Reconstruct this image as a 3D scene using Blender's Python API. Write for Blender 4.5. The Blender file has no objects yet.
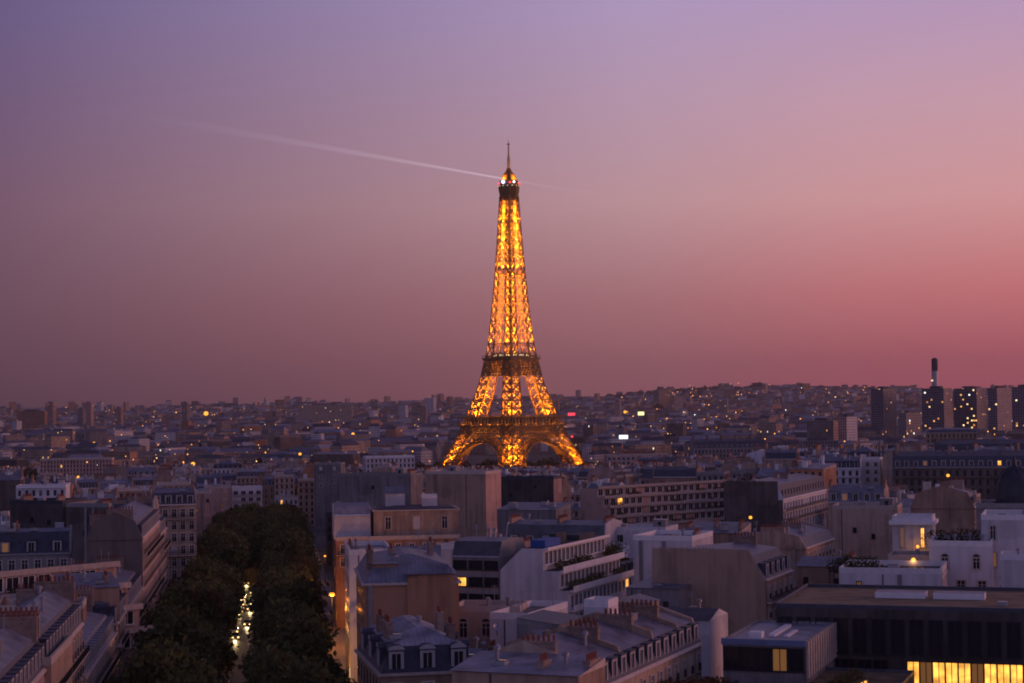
import bpy, math, random
import numpy as np
from mathutils import Vector, Matrix

R = math.radians
PI = math.pi
scene = bpy.context.scene
col = scene.collection

# ------------------------------------------------------------------ camera
F = 1840.0
PITCH = math.atan(57.5 / F)
CAM = Vector((0, 0, 75))
cam = bpy.data.cameras.new("camera")
cam.lens = F / 1024 * 36
cam.sensor_width = 36
cam.clip_start = 1
cam.clip_end = 60000
camo = bpy.data.objects.new("camera", cam)
camo.location = CAM
ROLL = math.radians(0.75)      # the photographer held the camera slightly tilted
camo.rotation_euler = (Matrix.Rotation(PI / 2 + PITCH, 3, 'X') @ Matrix.Rotation(-ROLL, 3, 'Z')).to_euler()
col.objects.link(camo)
scene.camera = camo
scene.cycles.use_denoising = True
scene.cycles.filter_width = 1.9
scene.cycles.max_bounces = 5
scene.cycles.volume_bounces = 0
scene.cycles.sample_clamp_indirect = 4
scene.view_settings.view_transform = 'Standard'
scene.view_settings.look = 'None'
scene.view_settings.exposure = 0
scene.view_settings.gamma = 1
scene.view_settings.use_curve_mapping = False


def srgb(r, g, b, k=1.0):
    f = lambda c: (c / 255 / 12.92 if c / 255 <= 0.04045 else ((c / 255 + 0.055) / 1.055) ** 2.4) * k
    return (f(r), f(g), f(b), 1)


# ------------------------------------------------------------------ sky
SKY_GAIN = 1.0
world = bpy.data.worlds.new("World")
scene.world = world
world.use_nodes = True
wn, wl = world.node_tree.nodes, world.node_tree.links
wn.clear()


def ramp(nt, stops, interp='LINEAR'):
    n = nt.new('ShaderNodeValToRGB')
    cr = n.color_ramp
    cr.interpolation = interp
    while len(cr.elements) > 1:
        cr.elements.remove(cr.elements[-1])
    cr.elements[0].position = stops[0][0]
    cr.elements[0].color = stops[0][1]
    for p, c in stops[1:]:
        e = cr.elements.new(p)
        e.color = c
    return n


def grey(v):
    return (v, v, v, 1)


def mth(nt, lk, op, a, b=None, c=None, clamp=False):
    n = nt.new('ShaderNodeMath')
    n.operation = op
    n.use_clamp = clamp
    for i, v in enumerate((a, b, c)):
        if v is None:
            continue
        if hasattr(v, 'links'):
            lk.new(v, n.inputs[i])
        else:
            n.inputs[i].default_value = v
    return n.outputs[0]


tc = wn.new('ShaderNodeTexCoord')
sp = wn.new('ShaderNodeSeparateXYZ')
wl.new(tc.outputs['Generated'], sp.inputs[0])
el = mth(wn, wl, 'DIVIDE', mth(wn, wl, 'ARCSINE', sp.outputs[2]), PI / 2)
az = mth(wn, wl, 'ADD', mth(wn, wl, 'DIVIDE', mth(wn, wl, 'ARCTAN2', sp.outputs[0], sp.outputs[1]), 2 * PI), 0.5)
E = lambda d: d / 90.0
A = lambda d: d / 360.0 + 0.5
left = ramp(wn, [(0, srgb(80, 55, 66)), (E(.5), srgb(87, 60, 71)), (E(1.6), srgb(99, 69, 82)), (E(3), srgb(108, 78, 93)),
                 (E(6), srgb(118, 88, 109)), (E(12), srgb(103, 89, 132)), (E(26), srgb(66, 62, 100)), (1, srgb(44, 46, 84))])
right = ramp(wn, [(0, srgb(168, 80, 92)), (E(1.1), srgb(176, 90, 100)), (E(3.3), srgb(200, 118, 122)), (E(6), srgb(211, 152, 155)),
                  (E(9), srgb(200, 156, 172)), (E(12.2), srgb(180, 150, 188)), (E(26), srgb(92, 80, 116)), (1, srgb(48, 50, 88))])
wl.new(el, left.inputs[0])
wl.new(el, right.inputs[0])
mid = ramp(wn, [(0, srgb(142, 87, 94)), (E(1), srgb(150, 95, 102)), (E(3), srgb(166, 112, 119)), (E(6), srgb(188, 147, 154)),
                (E(9), srgb(182, 150, 172)), (E(12.2), srgb(174, 152, 190)), (E(26), srgb(84, 76, 110)), (1, srgb(48, 50, 88))])
wl.new(el, mid.inputs[0])
fac = ramp(wn, [(0, grey(.35)), (A(-100), grey(0)), (A(-16), grey(0)), (A(-8), grey(.39)), (A(4), grey(1)), (A(110), grey(1)), (1, grey(.35))])
fac2 = ramp(wn, [(0, grey(0)), (A(4), grey(0)), (A(10), grey(.68)), (A(16), grey(1)), (A(100), grey(1)), (A(160), grey(0)), (1, grey(0))])
wl.new(az, fac2.inputs[0])
gain = ramp(wn, [(0, grey(.62)), (A(-110), grey(.45)), (A(-40), grey(.24)), (A(-15.5), grey(.333)), (A(18), grey(.333)), (A(70), grey(.55)), (A(110), grey(.40)), (1, grey(.62))])
wl.new(az, fac.inputs[0])
wl.new(az, gain.inputs[0])
mx = wn.new('ShaderNodeMix')
mx.data_type = 'RGBA'
wl.new(fac.outputs[0], mx.inputs[0])
wl.new(left.outputs[0], mx.inputs[6])
wl.new(mid.outputs[0], mx.inputs[7])
mx2 = wn.new('ShaderNodeMix')
mx2.data_type = 'RGBA'
wl.new(fac2.outputs[0], mx2.inputs[0])
wl.new(mx.outputs[2], mx2.inputs[6])
wl.new(right.outputs[0], mx2.inputs[7])
back = ramp(wn, [(0, srgb(102, 93, 122)), (E(12), srgb(104, 98, 136)), (E(26), srgb(86, 84, 126)), (1, srgb(46, 48, 90))])
wl.new(el, back.inputs[0])
fac3 = ramp(wn, [(0, grey(1)), (A(-100), grey(1)), (A(-50), grey(0)), (A(100), grey(0)), (A(150), grey(1)), (1, grey(1))])
wl.new(az, fac3.inputs[0])
mx3 = wn.new('ShaderNodeMix')
mx3.data_type = 'RGBA'
wl.new(fac3.outputs[0], mx3.inputs[0])
wl.new(mx2.outputs[2], mx3.inputs[6])
wl.new(back.outputs[0], mx3.inputs[7])
bg = wn.new('ShaderNodeBackground')
wl.new(mx3.outputs[2], bg.inputs[0])
wl.new(mth(wn, wl, 'MULTIPLY', gain.outputs[0], 3.0 * SKY_GAIN), bg.inputs[1])
nsk = wn.new('ShaderNodeTexSky')
nsk.sky_type = 'NISHITA'
nsk.sun_disc = False
nsk.sun_elevation = R(2)
nsk.sun_rotation = R(78)
nsk.air_density = 2
bg2 = wn.new('ShaderNodeBackground')
wl.new(nsk.outputs[0], bg2.inputs[0])
bg2.inputs[1].default_value = 0.004
add = wn.new('ShaderNodeAddShader')
wl.new(bg.outputs[0], add.inputs[0])
wl.new(bg2.outputs[0], add.inputs[1])
wo = wn.new('ShaderNodeOutputWorld')
wl.new(add.outputs[0], wo.inputs[0])

# faint afterglow from the west, right of the frame
sun = bpy.data.lights.new("sun", 'SUN')
sun.energy = 0.95
sun.angle = R(25)
sun.color = (1, .40, .30)
suno = bpy.data.objects.new("sun", sun)
_d = Vector((math.sin(R(82)) * math.cos(R(7)), math.cos(R(82)) * math.cos(R(7)), math.sin(R(7))))
suno.rotation_euler = (-_d).to_track_quat('-Z', 'Y').to_euler()
col.objects.link(suno)


# ------------------------------------------------------------------ geometry helpers
def at(px, py, Y):
    u0, v0 = (px - 512) / F, (341.5 - py) / F
    u = u0 * math.cos(ROLL) + v0 * math.sin(ROLL)
    v = -u0 * math.sin(ROLL) + v0 * math.cos(ROLL)
    y = math.cos(PITCH) - v * math.sin(PITCH)
    z = math.sin(PITCH) + v * math.cos(PITCH)
    k = Y / y
    return Vector((u * k, Y, 75 + z * k))


def sstep(t):
    t = min(1.0, max(0.0, t))
    return t * t * (3 - 2 * t)


def gz(x, y):
    Y = max(y, 1.0)
    gl = 25 - 17 * min(1, max(0, (Y - 250) / 1000)) - 8 * sstep((Y - 1250) / 300)
    gr = 25 * (1 - sstep((Y - 1150) / 450))
    t = sstep((x / Y - 0.02) / 0.15)
    g = gl * (1 - t) + gr * t
    if Y > 3000:
        a = x / Y
        base = 34 + 18 * sstep((a + .28) / .3)
        ridge = base + 46 * sstep((a - 0.02) / .11) - 20 * sstep((a - .15) / .1) + 4 * math.sin(a * 41 + 1) + 3 * math.sin(a * 97)
        g += ridge * sstep((Y - 4200) / 4600)
    return g


class MB:
    def __init__(s):
        s.v, s.f, s.uv, s.m = [], [], [], []

    def poly(s, pts, m=0, uv=None):
        n = len(s.v)
        s.v.extend([tuple(p) for p in pts])
        s.f.append(tuple(range(n, n + len(pts))))
        s.uv.append(uv if uv else [(-900.0, -900.0)] * len(pts))
        s.m.append(m)

    def box(s, x0, x1, y0, y1, z0, z1, m=0, skip=''):
        P = lambda a, b, c: (a, b, c)
        if 'F' not in skip: s.poly([P(x0, y0, z0), P(x1, y0, z0), P(x1, y0, z1), P(x0, y0, z1)], m)
        if 'R' not in skip: s.poly([P(x1, y0, z0), P(x1, y1, z0), P(x1, y1, z1), P(x1, y0, z1)], m)
        if 'B' not in skip: s.poly([P(x1, y1, z0), P(x0, y1, z0), P(x0, y1, z1), P(x1, y1, z1)], m)
        if 'L' not in skip: s.poly([P(x0, y1, z0), P(x0, y0, z0), P(x0, y0, z1), P(x0, y1, z1)], m)
        if 'T' not in skip: s.poly([P(x0, y0, z1), P(x1, y0, z1), P(x1, y1, z1), P(x0, y1, z1)], m)
        if 'D' not in skip: s.poly([P(x0, y1, z0), P(x1, y1, z0), P(x1, y0, z0), P(x0, y0, z0)], m)

    def bar(s, a, b, w, m=0, w2=None):
        a, b = Vector(a), Vector(b)
        d = (b - a)
        if d.length < 1e-6:
            return
        d.normalize()
        up = Vector((0, 0, 1)) if abs(d.z) < .9 else Vector((1, 0, 0))
        e = d.cross(up).normalized()
        g = d.cross(e).normalized()
        w2 = w if w2 is None else w2
        A_ = [a + e * (w / 2 * i) + g * (w / 2 * j) for i, j in ((-1, -1), (1, -1), (1, 1), (-1, 1))]
        B_ = [b + e * (w2 / 2 * i) + g * (w2 / 2 * j) for i, j in ((-1, -1), (1, -1), (1, 1), (-1, 1))]
        for i in range(4):
            j = (i + 1) % 4
            s.poly([A_[j], A_[i], B_[i], B_[j]], m)
        s.poly(A_, m)
        s.poly(B_[::-1], m)

    def lathe(s, prof, n=12, m=0, cx=0, cy=0, cap=True):
        rings = []
        for r, z in prof:
            rings.append([(cx + r * math.cos(2 * PI * k / n), cy + r * math.sin(2 * PI * k / n), z) for k in range(n)])
        for a, b in zip(rings, rings[1:]):
            for k in range(n):
                j = (k + 1) % n
                s.poly([a[k], a[j], b[j], b[k]], m)
        if cap:
            s.poly(rings[0][::-1], m)
            s.poly(rings[-1], m)

    def add(s, o, x=0, y=0, z=0, rot=0, uoff=0):
        c, sn = math.cos(rot), math.sin(rot)
        n = len(s.v)
        s.v.extend([(x + a * c - b * sn, y + a * sn + b * c, z + d) for a, b, d in o.v])
        s.f.extend([tuple(i + n for i in f) for f in o.f])
        if uoff:
            s.uv.extend([[(u + uoff if u > -500 else u, w) for u, w in q] for q in o.uv])
        else:
            s.uv.extend(o.uv)
        s.m.extend(o.m)

    def mesh(s, name, mats):
        me = bpy.data.meshes.new(name)
        me.from_pydata(s.v, [], s.f)
        for m in mats:
            me.materials.append(m)
        me.polygons.foreach_set('material_index', s.m)
        ul = me.uv_layers.new(name='UVMap')
        flat = np.array([c for q in s.uv for p in q for c in p], dtype=np.float32)
        ul.data.foreach_set('uv', flat)
        me.update()
        return me

    def build(s, name, mats, parent=None):
        if not isinstance(mats, (list, tuple)):
            mats = [mats]
        return link(name, s.mesh(name, mats), parent)


def link(name, data, parent=None, loc=None, rot=None):
    o = bpy.data.objects.new(name, data)
    if loc is not None:
        o.location = loc
    if rot is not None:
        o.rotation_euler = rot if hasattr(rot, '__len__') else (0, 0, rot)
    col.objects.link(o)
    if parent is not None:
        o.parent = parent
    return o


def tag(o, label=None, cat=None, group=None, kind=None):
    if label: o['label'] = label
    if cat: o['category'] = cat
    if group: o['group'] = group
    if kind: o['kind'] = kind
    return o


def thing(name, loc, rot, label, cat, group=None):
    return tag(link(name, None, None, loc, rot), label, cat, group)


# ------------------------------------------------------------------ materials
MAT = {}


def base_mat(name):
    m = bpy.data.materials.new(name)
    m.use_nodes = True
    nt = m.node_tree
    b = nt.nodes['Principled BSDF']
    MAT[name] = m
    return m, nt.nodes, nt.links, b


def simple(name, c, rough=.8, metal=0, noise=.25, scale=.35, emit=None, es=0, spec=.3, bump=0):
    m, n, l, b = base_mat(name)
    b.inputs['Roughness'].default_value = rough
    b.inputs['Metallic'].default_value = metal
    b.inputs['Specular IOR Level'].default_value = spec
    if noise:
        t = n.new('ShaderNodeTexCoord')
        nz = n.new('ShaderNodeTexNoise')
        nz.inputs['Scale'].default_value = scale
        nz.inputs['Detail'].default_value = 6
        nz.inputs['Roughness'].default_value = .65
        l.new(t.outputs['Object'], nz.inputs['Vector'])
        oi = n.new('ShaderNodeObjectInfo')
        r = ramp(n, [(.3, tuple(x * (1 - noise) for x in c) + (1,)), (.7, tuple(min(1, x * (1 + noise)) for x in c) + (1,))])
        l.new(mth(n, l, 'ADD', nz.outputs[0], mth(n, l, 'MULTIPLY_ADD', oi.outputs['Random'], .3, -.15)), r.inputs[0])
        l.new(r.outputs[0], b.inputs['Base Color'])
    else:
        b.inputs['Base Color'].default_value = tuple(c) + (1,)
    if emit:
        b.inputs['Emission Color'].default_value = tuple(emit) + (1,)
        b.inputs['Emission Strength'].default_value = es
        m.cycles.emission_sampling = 'NONE'
    return m


def zinc(name, c, rough=.5, seam=.6):
    """standing seam metal sheet: thin darker seams, blotchy oxide"""
    m, n, l, b = base_mat(name)
    b.inputs['Metallic'].default_value = .25
    b.inputs['Specular IOR Level'].default_value = .4
    t = n.new('ShaderNodeTexCoord')
    s_ = n.new('ShaderNodeSeparateXYZ')
    l.new(t.outputs['Object'], s_.inputs[0])
    fr = mth(n, l, 'FRACT', mth(n, l, 'DIVIDE', s_.outputs[0], seam))
    sm = mth(n, l, 'LESS_THAN', fr, .12)
    nz = n.new('ShaderNodeTexNoise')
    nz.inputs['Scale'].default_value = .5
    nz.inputs['Detail'].default_value = 5
    l.new(t.outputs['Object'], nz.inputs['Vector'])
    r = ramp(n, [(.3, tuple(x * .6 for x in c) + (1,)), (.7, tuple(x * 1.35 for x in c) + (1,))])
    l.new(nz.outputs[0], r.inputs[0])
    mixn = n.new('ShaderNodeMix')
    mixn.data_type = 'RGBA'
    l.new(mth(n, l, 'MULTIPLY', sm, .45), mixn.inputs[0])
    l.new(r.outputs[0], mixn.inputs[6])
    mixn.inputs[7].default_value = tuple(x * .3 for x in c) + (1,)
    l.new(mixn.outputs[2], b.inputs['Base Color'])
    l.new(mth(n, l, 'MULTIPLY_ADD', nz.outputs[0], .3, rough - .15), b.inputs['Roughness'])
    return m


def wall(name, c, lit=.008, cw=2.5, ch=3.1, stain=.5, es=1.6, winw=.21):
    """rendered or stone wall; a UV map in metres carries the window bays, faces without it are blind"""
    m, n, l, b = base_mat(name)
    m.cycles.emission_sampling = 'NONE'
    uv = n.new('ShaderNodeUVMap')
    uv.uv_map = 'UVMap'
    s_ = n.new('ShaderNodeSeparateXYZ')
    l.new(uv.outputs[0], s_.inputs[0])
    U = mth(n, l, 'DIVIDE', s_.outputs[0], cw)
    V = mth(n, l, 'DIVIDE', s_.outputs[1], ch)
    fu, fv = mth(n, l, 'FRACT', U), mth(n, l, 'FRACT', V)
    mu = mth(n, l, 'LESS_THAN', mth(n, l, 'ABSOLUTE', mth(n, l, 'SUBTRACT', fu, .5)), winw)
    mv = mth(n, l, 'LESS_THAN', mth(n, l, 'ABSOLUTE', mth(n, l, 'SUBTRACT', fv, .5)), .32)
    on = mth(n, l, 'GREATER_THAN', s_.outputs[0], -500)
    mask = mth(n, l, 'MULTIPLY', mth(n, l, 'MULTIPLY', mu, mv), on)
    line = mth(n, l, 'MULTIPLY', mth(n, l, 'LESS_THAN', fv, .09), on)
    oi = n.new('ShaderNodeObjectInfo')
    cb = n.new('ShaderNodeCombineXYZ')
    l.new(mth(n, l, 'FLOOR', U), cb.inputs[0])
    l.new(mth(n, l, 'FLOOR', V), cb.inputs[1])
    l.new(mth(n, l, 'MULTIPLY', oi.outputs['Random'], 317), cb.inputs[2])
    wnz = n.new('ShaderNodeTexWhiteNoise')
    wnz.noise_dimensions = '3D'
    l.new(cb.outputs[0], wnz.inputs['Vector'])
    litm = mth(n, l, 'MULTIPLY', mth(n, l, 'GREATER_THAN', wnz.outputs['Value'], 1 - lit), mask)
    t = n.new('ShaderNodeTexCoord')
    nz = n.new('ShaderNodeTexNoise')
    nz.inputs['Scale'].default_value = .22
    nz.inputs['Detail'].default_value = 8
    nz.inputs['Roughness'].default_value = .7
    mp = n.new('ShaderNodeMapping')
    mp.inputs['Scale'].default_value = (1, 1, .45)
    l.new(t.outputs['Object'], mp.inputs[0])
    l.new(mp.outputs[0], nz.inputs['Vector'])
    r = ramp(n, [(.28, tuple(x * (1 - stain) for x in c) + (1,)), (.6, tuple(c) + (1,)), (.85, tuple(min(.85, x * 1.12) for x in c) + (1,))])
    st_ = n.new('ShaderNodeTexNoise')
    st_.inputs['Scale'].default_value = 1.1
    st_.inputs['Detail'].default_value = 4
    mp2 = n.new('ShaderNodeMapping')
    mp2.inputs['Scale'].default_value = (1, 1, .05)
    l.new(t.outputs['Object'], mp2.inputs[0])
    l.new(mp2.outputs[0], st_.inputs['Vector'])
    vo = n.new('ShaderNodeTexVoronoi')
    vo.distance = 'CHEBYCHEV'
    vo.inputs['Scale'].default_value = .16
    l.new(t.outputs['Object'], vo.inputs['Vector'])
    vs_ = n.new('ShaderNodeSeparateXYZ')
    l.new(vo.outputs['Color'], vs_.inputs[0])
    k1 = mth(n, l, 'MULTIPLY_ADD', st_.outputs[0], .55, -.275)
    k2 = mth(n, l, 'MULTIPLY_ADD', vs_.outputs[0], .16, -.08)
    k3 = mth(n, l, 'MULTIPLY_ADD', oi.outputs['Random'], .24, -.12)
    l.new(mth(n, l, 'ADD', mth(n, l, 'ADD', nz.outputs[0], k1), mth(n, l, 'ADD', k2, k3)), r.inputs[0])
    m1 = n.new('ShaderNodeMix')
    m1.data_type = 'RGBA'
    l.new(mth(n, l, 'MULTIPLY', line, .45), m1.inputs[0])
    l.new(r.outputs[0], m1.inputs[6])
    m1.inputs[7].default_value = tuple(x * .35 for x in c) + (1,)
    m2 = n.new('ShaderNodeMix')
    m2.data_type = 'RGBA'
    l.new(mask, m2.inputs[0])
    l.new(m1.outputs[2], m2.inputs[6])
    m2.inputs[7].default_value = (.025, .028, .035, 1)
    l.new(m2.outputs[2], b.inputs['Base Color'])
    l.new(mth(n, l, 'MULTIPLY_ADD', mask, -.65, .9), b.inputs['Roughness'])
    er = ramp(n, [(0, (1, .33, .06, 1)), (.6, (1, .5, .14, 1)), (.9, (1, .75, .4, 1)), (1, (.8, .9, 1, 1))])
    wn2 = n.new('ShaderNodeTexWhiteNoise')
    wn2.noise_dimensions = '3D'
    va = n.new('ShaderNodeVectorMath')
    va.operation = 'ADD'
    va.inputs[1].default_value = (17.3, 5.1, 3.7)
    l.new(cb.outputs[0], va.inputs[0])
    l.new(va.outputs[0], wn2.inputs['Vector'])
    l.new(wn2.outputs['Value'], er.inputs[0])
    l.new(er.outputs[0], b.inputs['Emission Color'])
    l.new(mth(n, l, 'MULTIPLY', litm, mth(n, l, 'MULTIPLY_ADD', wn2.outputs['Value'], es, es * .4)), b.inputs['Emission Strength'])
    b.inputs['Specular IOR Level'].default_value = .35
    return m


WALLS = {
    'cream': wall('limestone_cream', (.50, .37, .27)),
    'stone': wall('stone_buff', (.42, .29, .20)),
    'white': wall('white_render', (.66, .63, .62), stain=.3),
    'grey': wall('grey_render', (.27, .25, .245)),
    'brown': wall('brown_render', (.17, .14, .12)),
    'tan': wall('tan_render', (.46, .25, .14)),
    'pink': wall('rose_stone', (.54, .35, .28)),
    'dark': wall('dark_brick', (.10, .09, .08)),
}
zinc('zinc', (.17, .18, .22))
zinc('zinc_pale', (.27, .27, .31), .55)
zinc('zinc_dark', (.09, .10, .12))
simple('slate', (.055, .06, .08), .5, 0, .35, .8)
simple('gravel_roof', (.19, .155, .13), .95, 0, .4, .6)
simple('bitumen', (.07, .07, .08), .8, 0, .4, .5)
simple('sedum_roof', (.17, .125, .07), .95, 0, .6, .35)
simple('terracotta', (.23, .08, .05), .85, 0, .3, 3)
simple('chimney_brick', (.30, .21, .16), .9, 0, .35, 1.5)
simple('white_paint', (.72, .70, .68), .6, 0, .12, 1)
simple('window_frame', (.55, .53, .50), .6, 0, .1, 1)
simple('stone_trim', (.50, .42, .35), .85, 0, .2, 1)
simple('glass_dark', (.018, .02, .026), .12, 0, 0, spec=.6)
simple('glass_lit', (.3, .2, .1), .3, 0, 0, emit=(1, .42, .06), es=1.7)
for nm_, lo_, hi_ in (('glass_lit', .5, 2.3),):      # curtains, lamps and dark corners behind lit panes
    n_, l_ = MAT[nm_].node_tree.nodes, MAT[nm_].node_tree.links
    t_ = n_.new('ShaderNodeTexCoord'); q_ = n_.new('ShaderNodeTexNoise'); o_ = n_.new('ShaderNodeObjectInfo')
    v_ = n_.new('ShaderNodeVectorMath'); v_.operation = 'ADD'
    c_ = n_.new('ShaderNodeCombineXYZ')
    l_.new(mth(n_, l_, 'MULTIPLY', o_.outputs['Random'], 70), c_.inputs[0])
    l_.new(t_.outputs['Object'], v_.inputs[0]); l_.new(c_.outputs[0], v_.inputs[1])
    q_.inputs['Scale'].default_value = .55
    l_.new(v_.outputs[0], q_.inputs['Vector'])
    l_.new(mth(n_, l_, 'MULTIPLY_ADD', mth(n_, l_, 'POWER', q_.outputs[0], 2.2), hi_ * 3.0, lo_ * .4), n_['Principled BSDF'].inputs['Emission Strength'])
simple('dormer_trim', (.40, .38, .37), .7, 0, .15, 1)
simple('glass_dim', (.3, .2, .1), .3, 0, 0, emit=(1, .40, .07), es=.13)
simple('iron_rail', (.03, .03, .033), .5, .3, 0)
simple('steel_grey', (.33, .34, .36), .4, .5, .15, 2)
simple('awning_blue', (.05, .12, .42), .7, 0, .15, 2)
simple('asphalt', (.05, .048, .05), .5, 0, .3, .15)
simple('pavement', (.17, .155, .145), .85, 0, .25, .5)
simple('road_paint', (.65, .65, .62), .7, 0, .1, 3)
simple('kerb_stone', (.26, .25, .24), .85, 0, .2, 1)
simple('foliage_dark', (.085, .082, .032), .7, 0, .5, .4, spec=.2)
simple('foliage_rust', (.12, .065, .028), .7, 0, .5, .5, spec=.2)
simple('foliage', (.105, .115, .036), .7, 0, .55, .35, spec=.2)
for nm in ('foliage', 'foliage_dark', 'foliage_rust'):
    n_, l_ = MAT[nm].node_tree.nodes, MAT[nm].node_tree.links
    p_ = n_['Principled BSDF']
    tr_ = n_.new('ShaderNodeBsdfTranslucent')
    ms_ = n_.new('ShaderNodeMixShader')
    ms_.inputs[0].default_value = .35
    l_.new(p_.inputs['Base Color'].links[0].from_socket, tr_.inputs[0])
    l_.new(p_.outputs[0], ms_.inputs[1])
    l_.new(tr_.outputs[0], ms_.inputs[2])
    l_.new(ms_.outputs[0], n_['Material Output'].inputs['Surface'])
simple('bark', (.085, .065, .05), .9, 0, .3, 3)
simple('pot_clay', (.3, .14, .08), .85, 0, .2, 3)
simple('copper_dome', (.05, .055, .07), .45, .3, .3, .6)
simple('lead_fascia', (.16, .22, .36), .4, .4, .15, .8)
simple('blue_sheet', (.03, .10, .34), .6, 0, .2, 1)

# ------------------------------------------------------------------ ground, avenue
def build_ground():
    ys = [-400, -100, 60, 150] + list(np.arange(200, 1700, 25.0)) + list(np.geomspace(1700, 13000, 60)) + [16000, 22000, 30000]
    xs = sorted(set([-9000, -6000, -4500, -3500] + list(np.linspace(-3000, 3000, 61)) + list(np.arange(-500, 520, 25.0)) + [3500, 4500, 6000, 9000]))
    vs, fs = [], []
    for y in ys:
        for x in xs:
            z = gz(x, y)
            if y > 13000: z = gz(x * 13000 / y, 13000) - (y - 13000) * .004
            vs.append((x, y, z))
    nx = len(xs)
    for j in range(len(ys) - 1):
        for i in range(nx - 1):
            a = j * nx + i
            fs.append((a, a + 1, a + nx + 1, a + nx))
    me = bpy.data.meshes.new('ground')
    me.from_pydata(vs, [], fs)
    m, n, l, b = base_mat('ground_mix')
    t = n.new('ShaderNodeTexCoord')
    nz = n.new('ShaderNodeTexNoise')
    nz.inputs['Scale'].default_value = .012
    nz.inputs['Detail'].default_value = 8
    l.new(t.outputs['Object'], nz.inputs['Vector'])
    r = ramp(n, [(.35, (.03, .045, .022, 1)), (.5, (.05, .048, .045, 1)), (.65, (.11, .095, .08, 1))])
    l.new(nz.outputs[0], r.inputs[0])
    l.new(r.outputs[0], b.inputs['Base Color'])
    b.inputs['Roughness'].default_value = .9
    me.materials.append(m)
    tag(link('ground', me), kind='structure')


def ave(Y, off=0.0):
    """point on the avenue at depth Y, off metres right of its centre line"""
    return -5.5 - .13 * Y + off


def avenue_sheet(name, o0, o1, dz, mat, y0=120, y1=1080, skirt=0):
    mb = MB()
    ys = list(np.arange(y0, y1 + 1, 25.0))
    for a, b in zip(ys, ys[1:]):
        z0, z1 = gz(-5 - .13 * a, a) + dz, gz(-5 - .13 * b, b) + dz
        P = [(ave(a, o0), a, z0), (ave(a, o1), a, z0), (ave(b, o1), b, z1), (ave(b, o0), b, z1)]
        mb.poly(P)
        if skirt:
            mb.poly([(x, y, z - skirt) for x, y, z in (P[0], P[3])] + [P[3], P[0]])
            mb.poly([(x, y, z - skirt) for x, y, z in (P[2], P[1])] + [P[1], P[2]])
    tag(mb.build(name, MAT[mat]), kind='structure')


build_ground()
avenue_sheet('road', -6.5, 6.5, .06, 'asphalt')
avenue_sheet('pavement', 6.7, 22, .20, 'pavement', skirt=.3)
avenue_sheet('pavement', -18.5, -6.7, .20, 'pavement', skirt=.3)
avenue_sheet('kerb', 6.5, 6.7, .21, 'kerb_stone', skirt=.3)
avenue_sheet('kerb', -6.7, -6.5, .21, 'kerb_stone', skirt=.3)
mb = MB()
y = 300.0
while y < 800:
    for o in (-3.2, 3.2):
        mb.poly([(ave(y, o - .08), y, gz(-50, y) + .07), (ave(y, o + .08), y, gz(-50, y) + .07),
                 (ave(y + 3, o + .08), y + 3, gz(-50, y + 3) + .07), (ave(y + 3, o - .08), y + 3, gz(-50, y + 3) + .07)])
    y += 8
for Y in (560,):
    for k in range(9):
        o = -5.6 + k * 1.3
        mb.poly([(ave(Y, o), Y, gz(-50, Y) + .07), (ave(Y, o + .6), Y, gz(-50, Y) + .07),
                 (ave(Y, o + .6), Y + 3.5, gz(-50, Y + 3.5) + .07), (ave(Y, o), Y + 3.5, gz(-50, Y + 3.5) + .07)])
tag(mb.build('road_markings', MAT['road_paint']), kind='structure')


# ------------------------------------------------------------------ the lattice tower
simple('tower_iron', (.20, .12, .032), .6, .1, .2, .2)
simple('antenna_lit', (.5, .40, .24), .6, 0, .1, .2)  # yellowish light on the antenna put into its base colour
simple('lamp_gold', (1, .7, .3), .5, 0, 0, emit=(1, .50, .08), es=9)
simple('lamp_cool', (1, 1, 1), .5, 0, 0, emit=(1, .72, .36), es=1.5)
simple('beacon_red', (1, .1, .1), .5, 0, 0, emit=(1, .05, .08), es=2)
simple('beacon_blue', (.3, .5, 1), .5, 0, 0, emit=(.35, .45, 1), es=4)
simple('beacon_white', (1, 1, 1), .5, 0, 0, emit=(.95, .92, 1), es=9)


def interp(tab, z):
    for (z0, a), (z1, b) in zip(tab, tab[1:]):
        if z <= z1:
            return a + (b - a) * (z - z0) / (z1 - z0)
    return tab[-1][1]


OUT = [(0, 56), (14, 48.8), (30, 41.5), (44, 35.6), (58, 31), (75, 25.8), (96, 20.6), (115, 17.4), (132, 15.1), (171, 11.9), (219, 8.9), (248, 7.4), (272, 6.3)]
WID = [(0, 15.5), (30, 14.5), (58, 13.5), (96, 10.5), (115, 9.4), (150, 7.2), (190, 5.9), (219, 5.0), (272, 3.6)]


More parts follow.
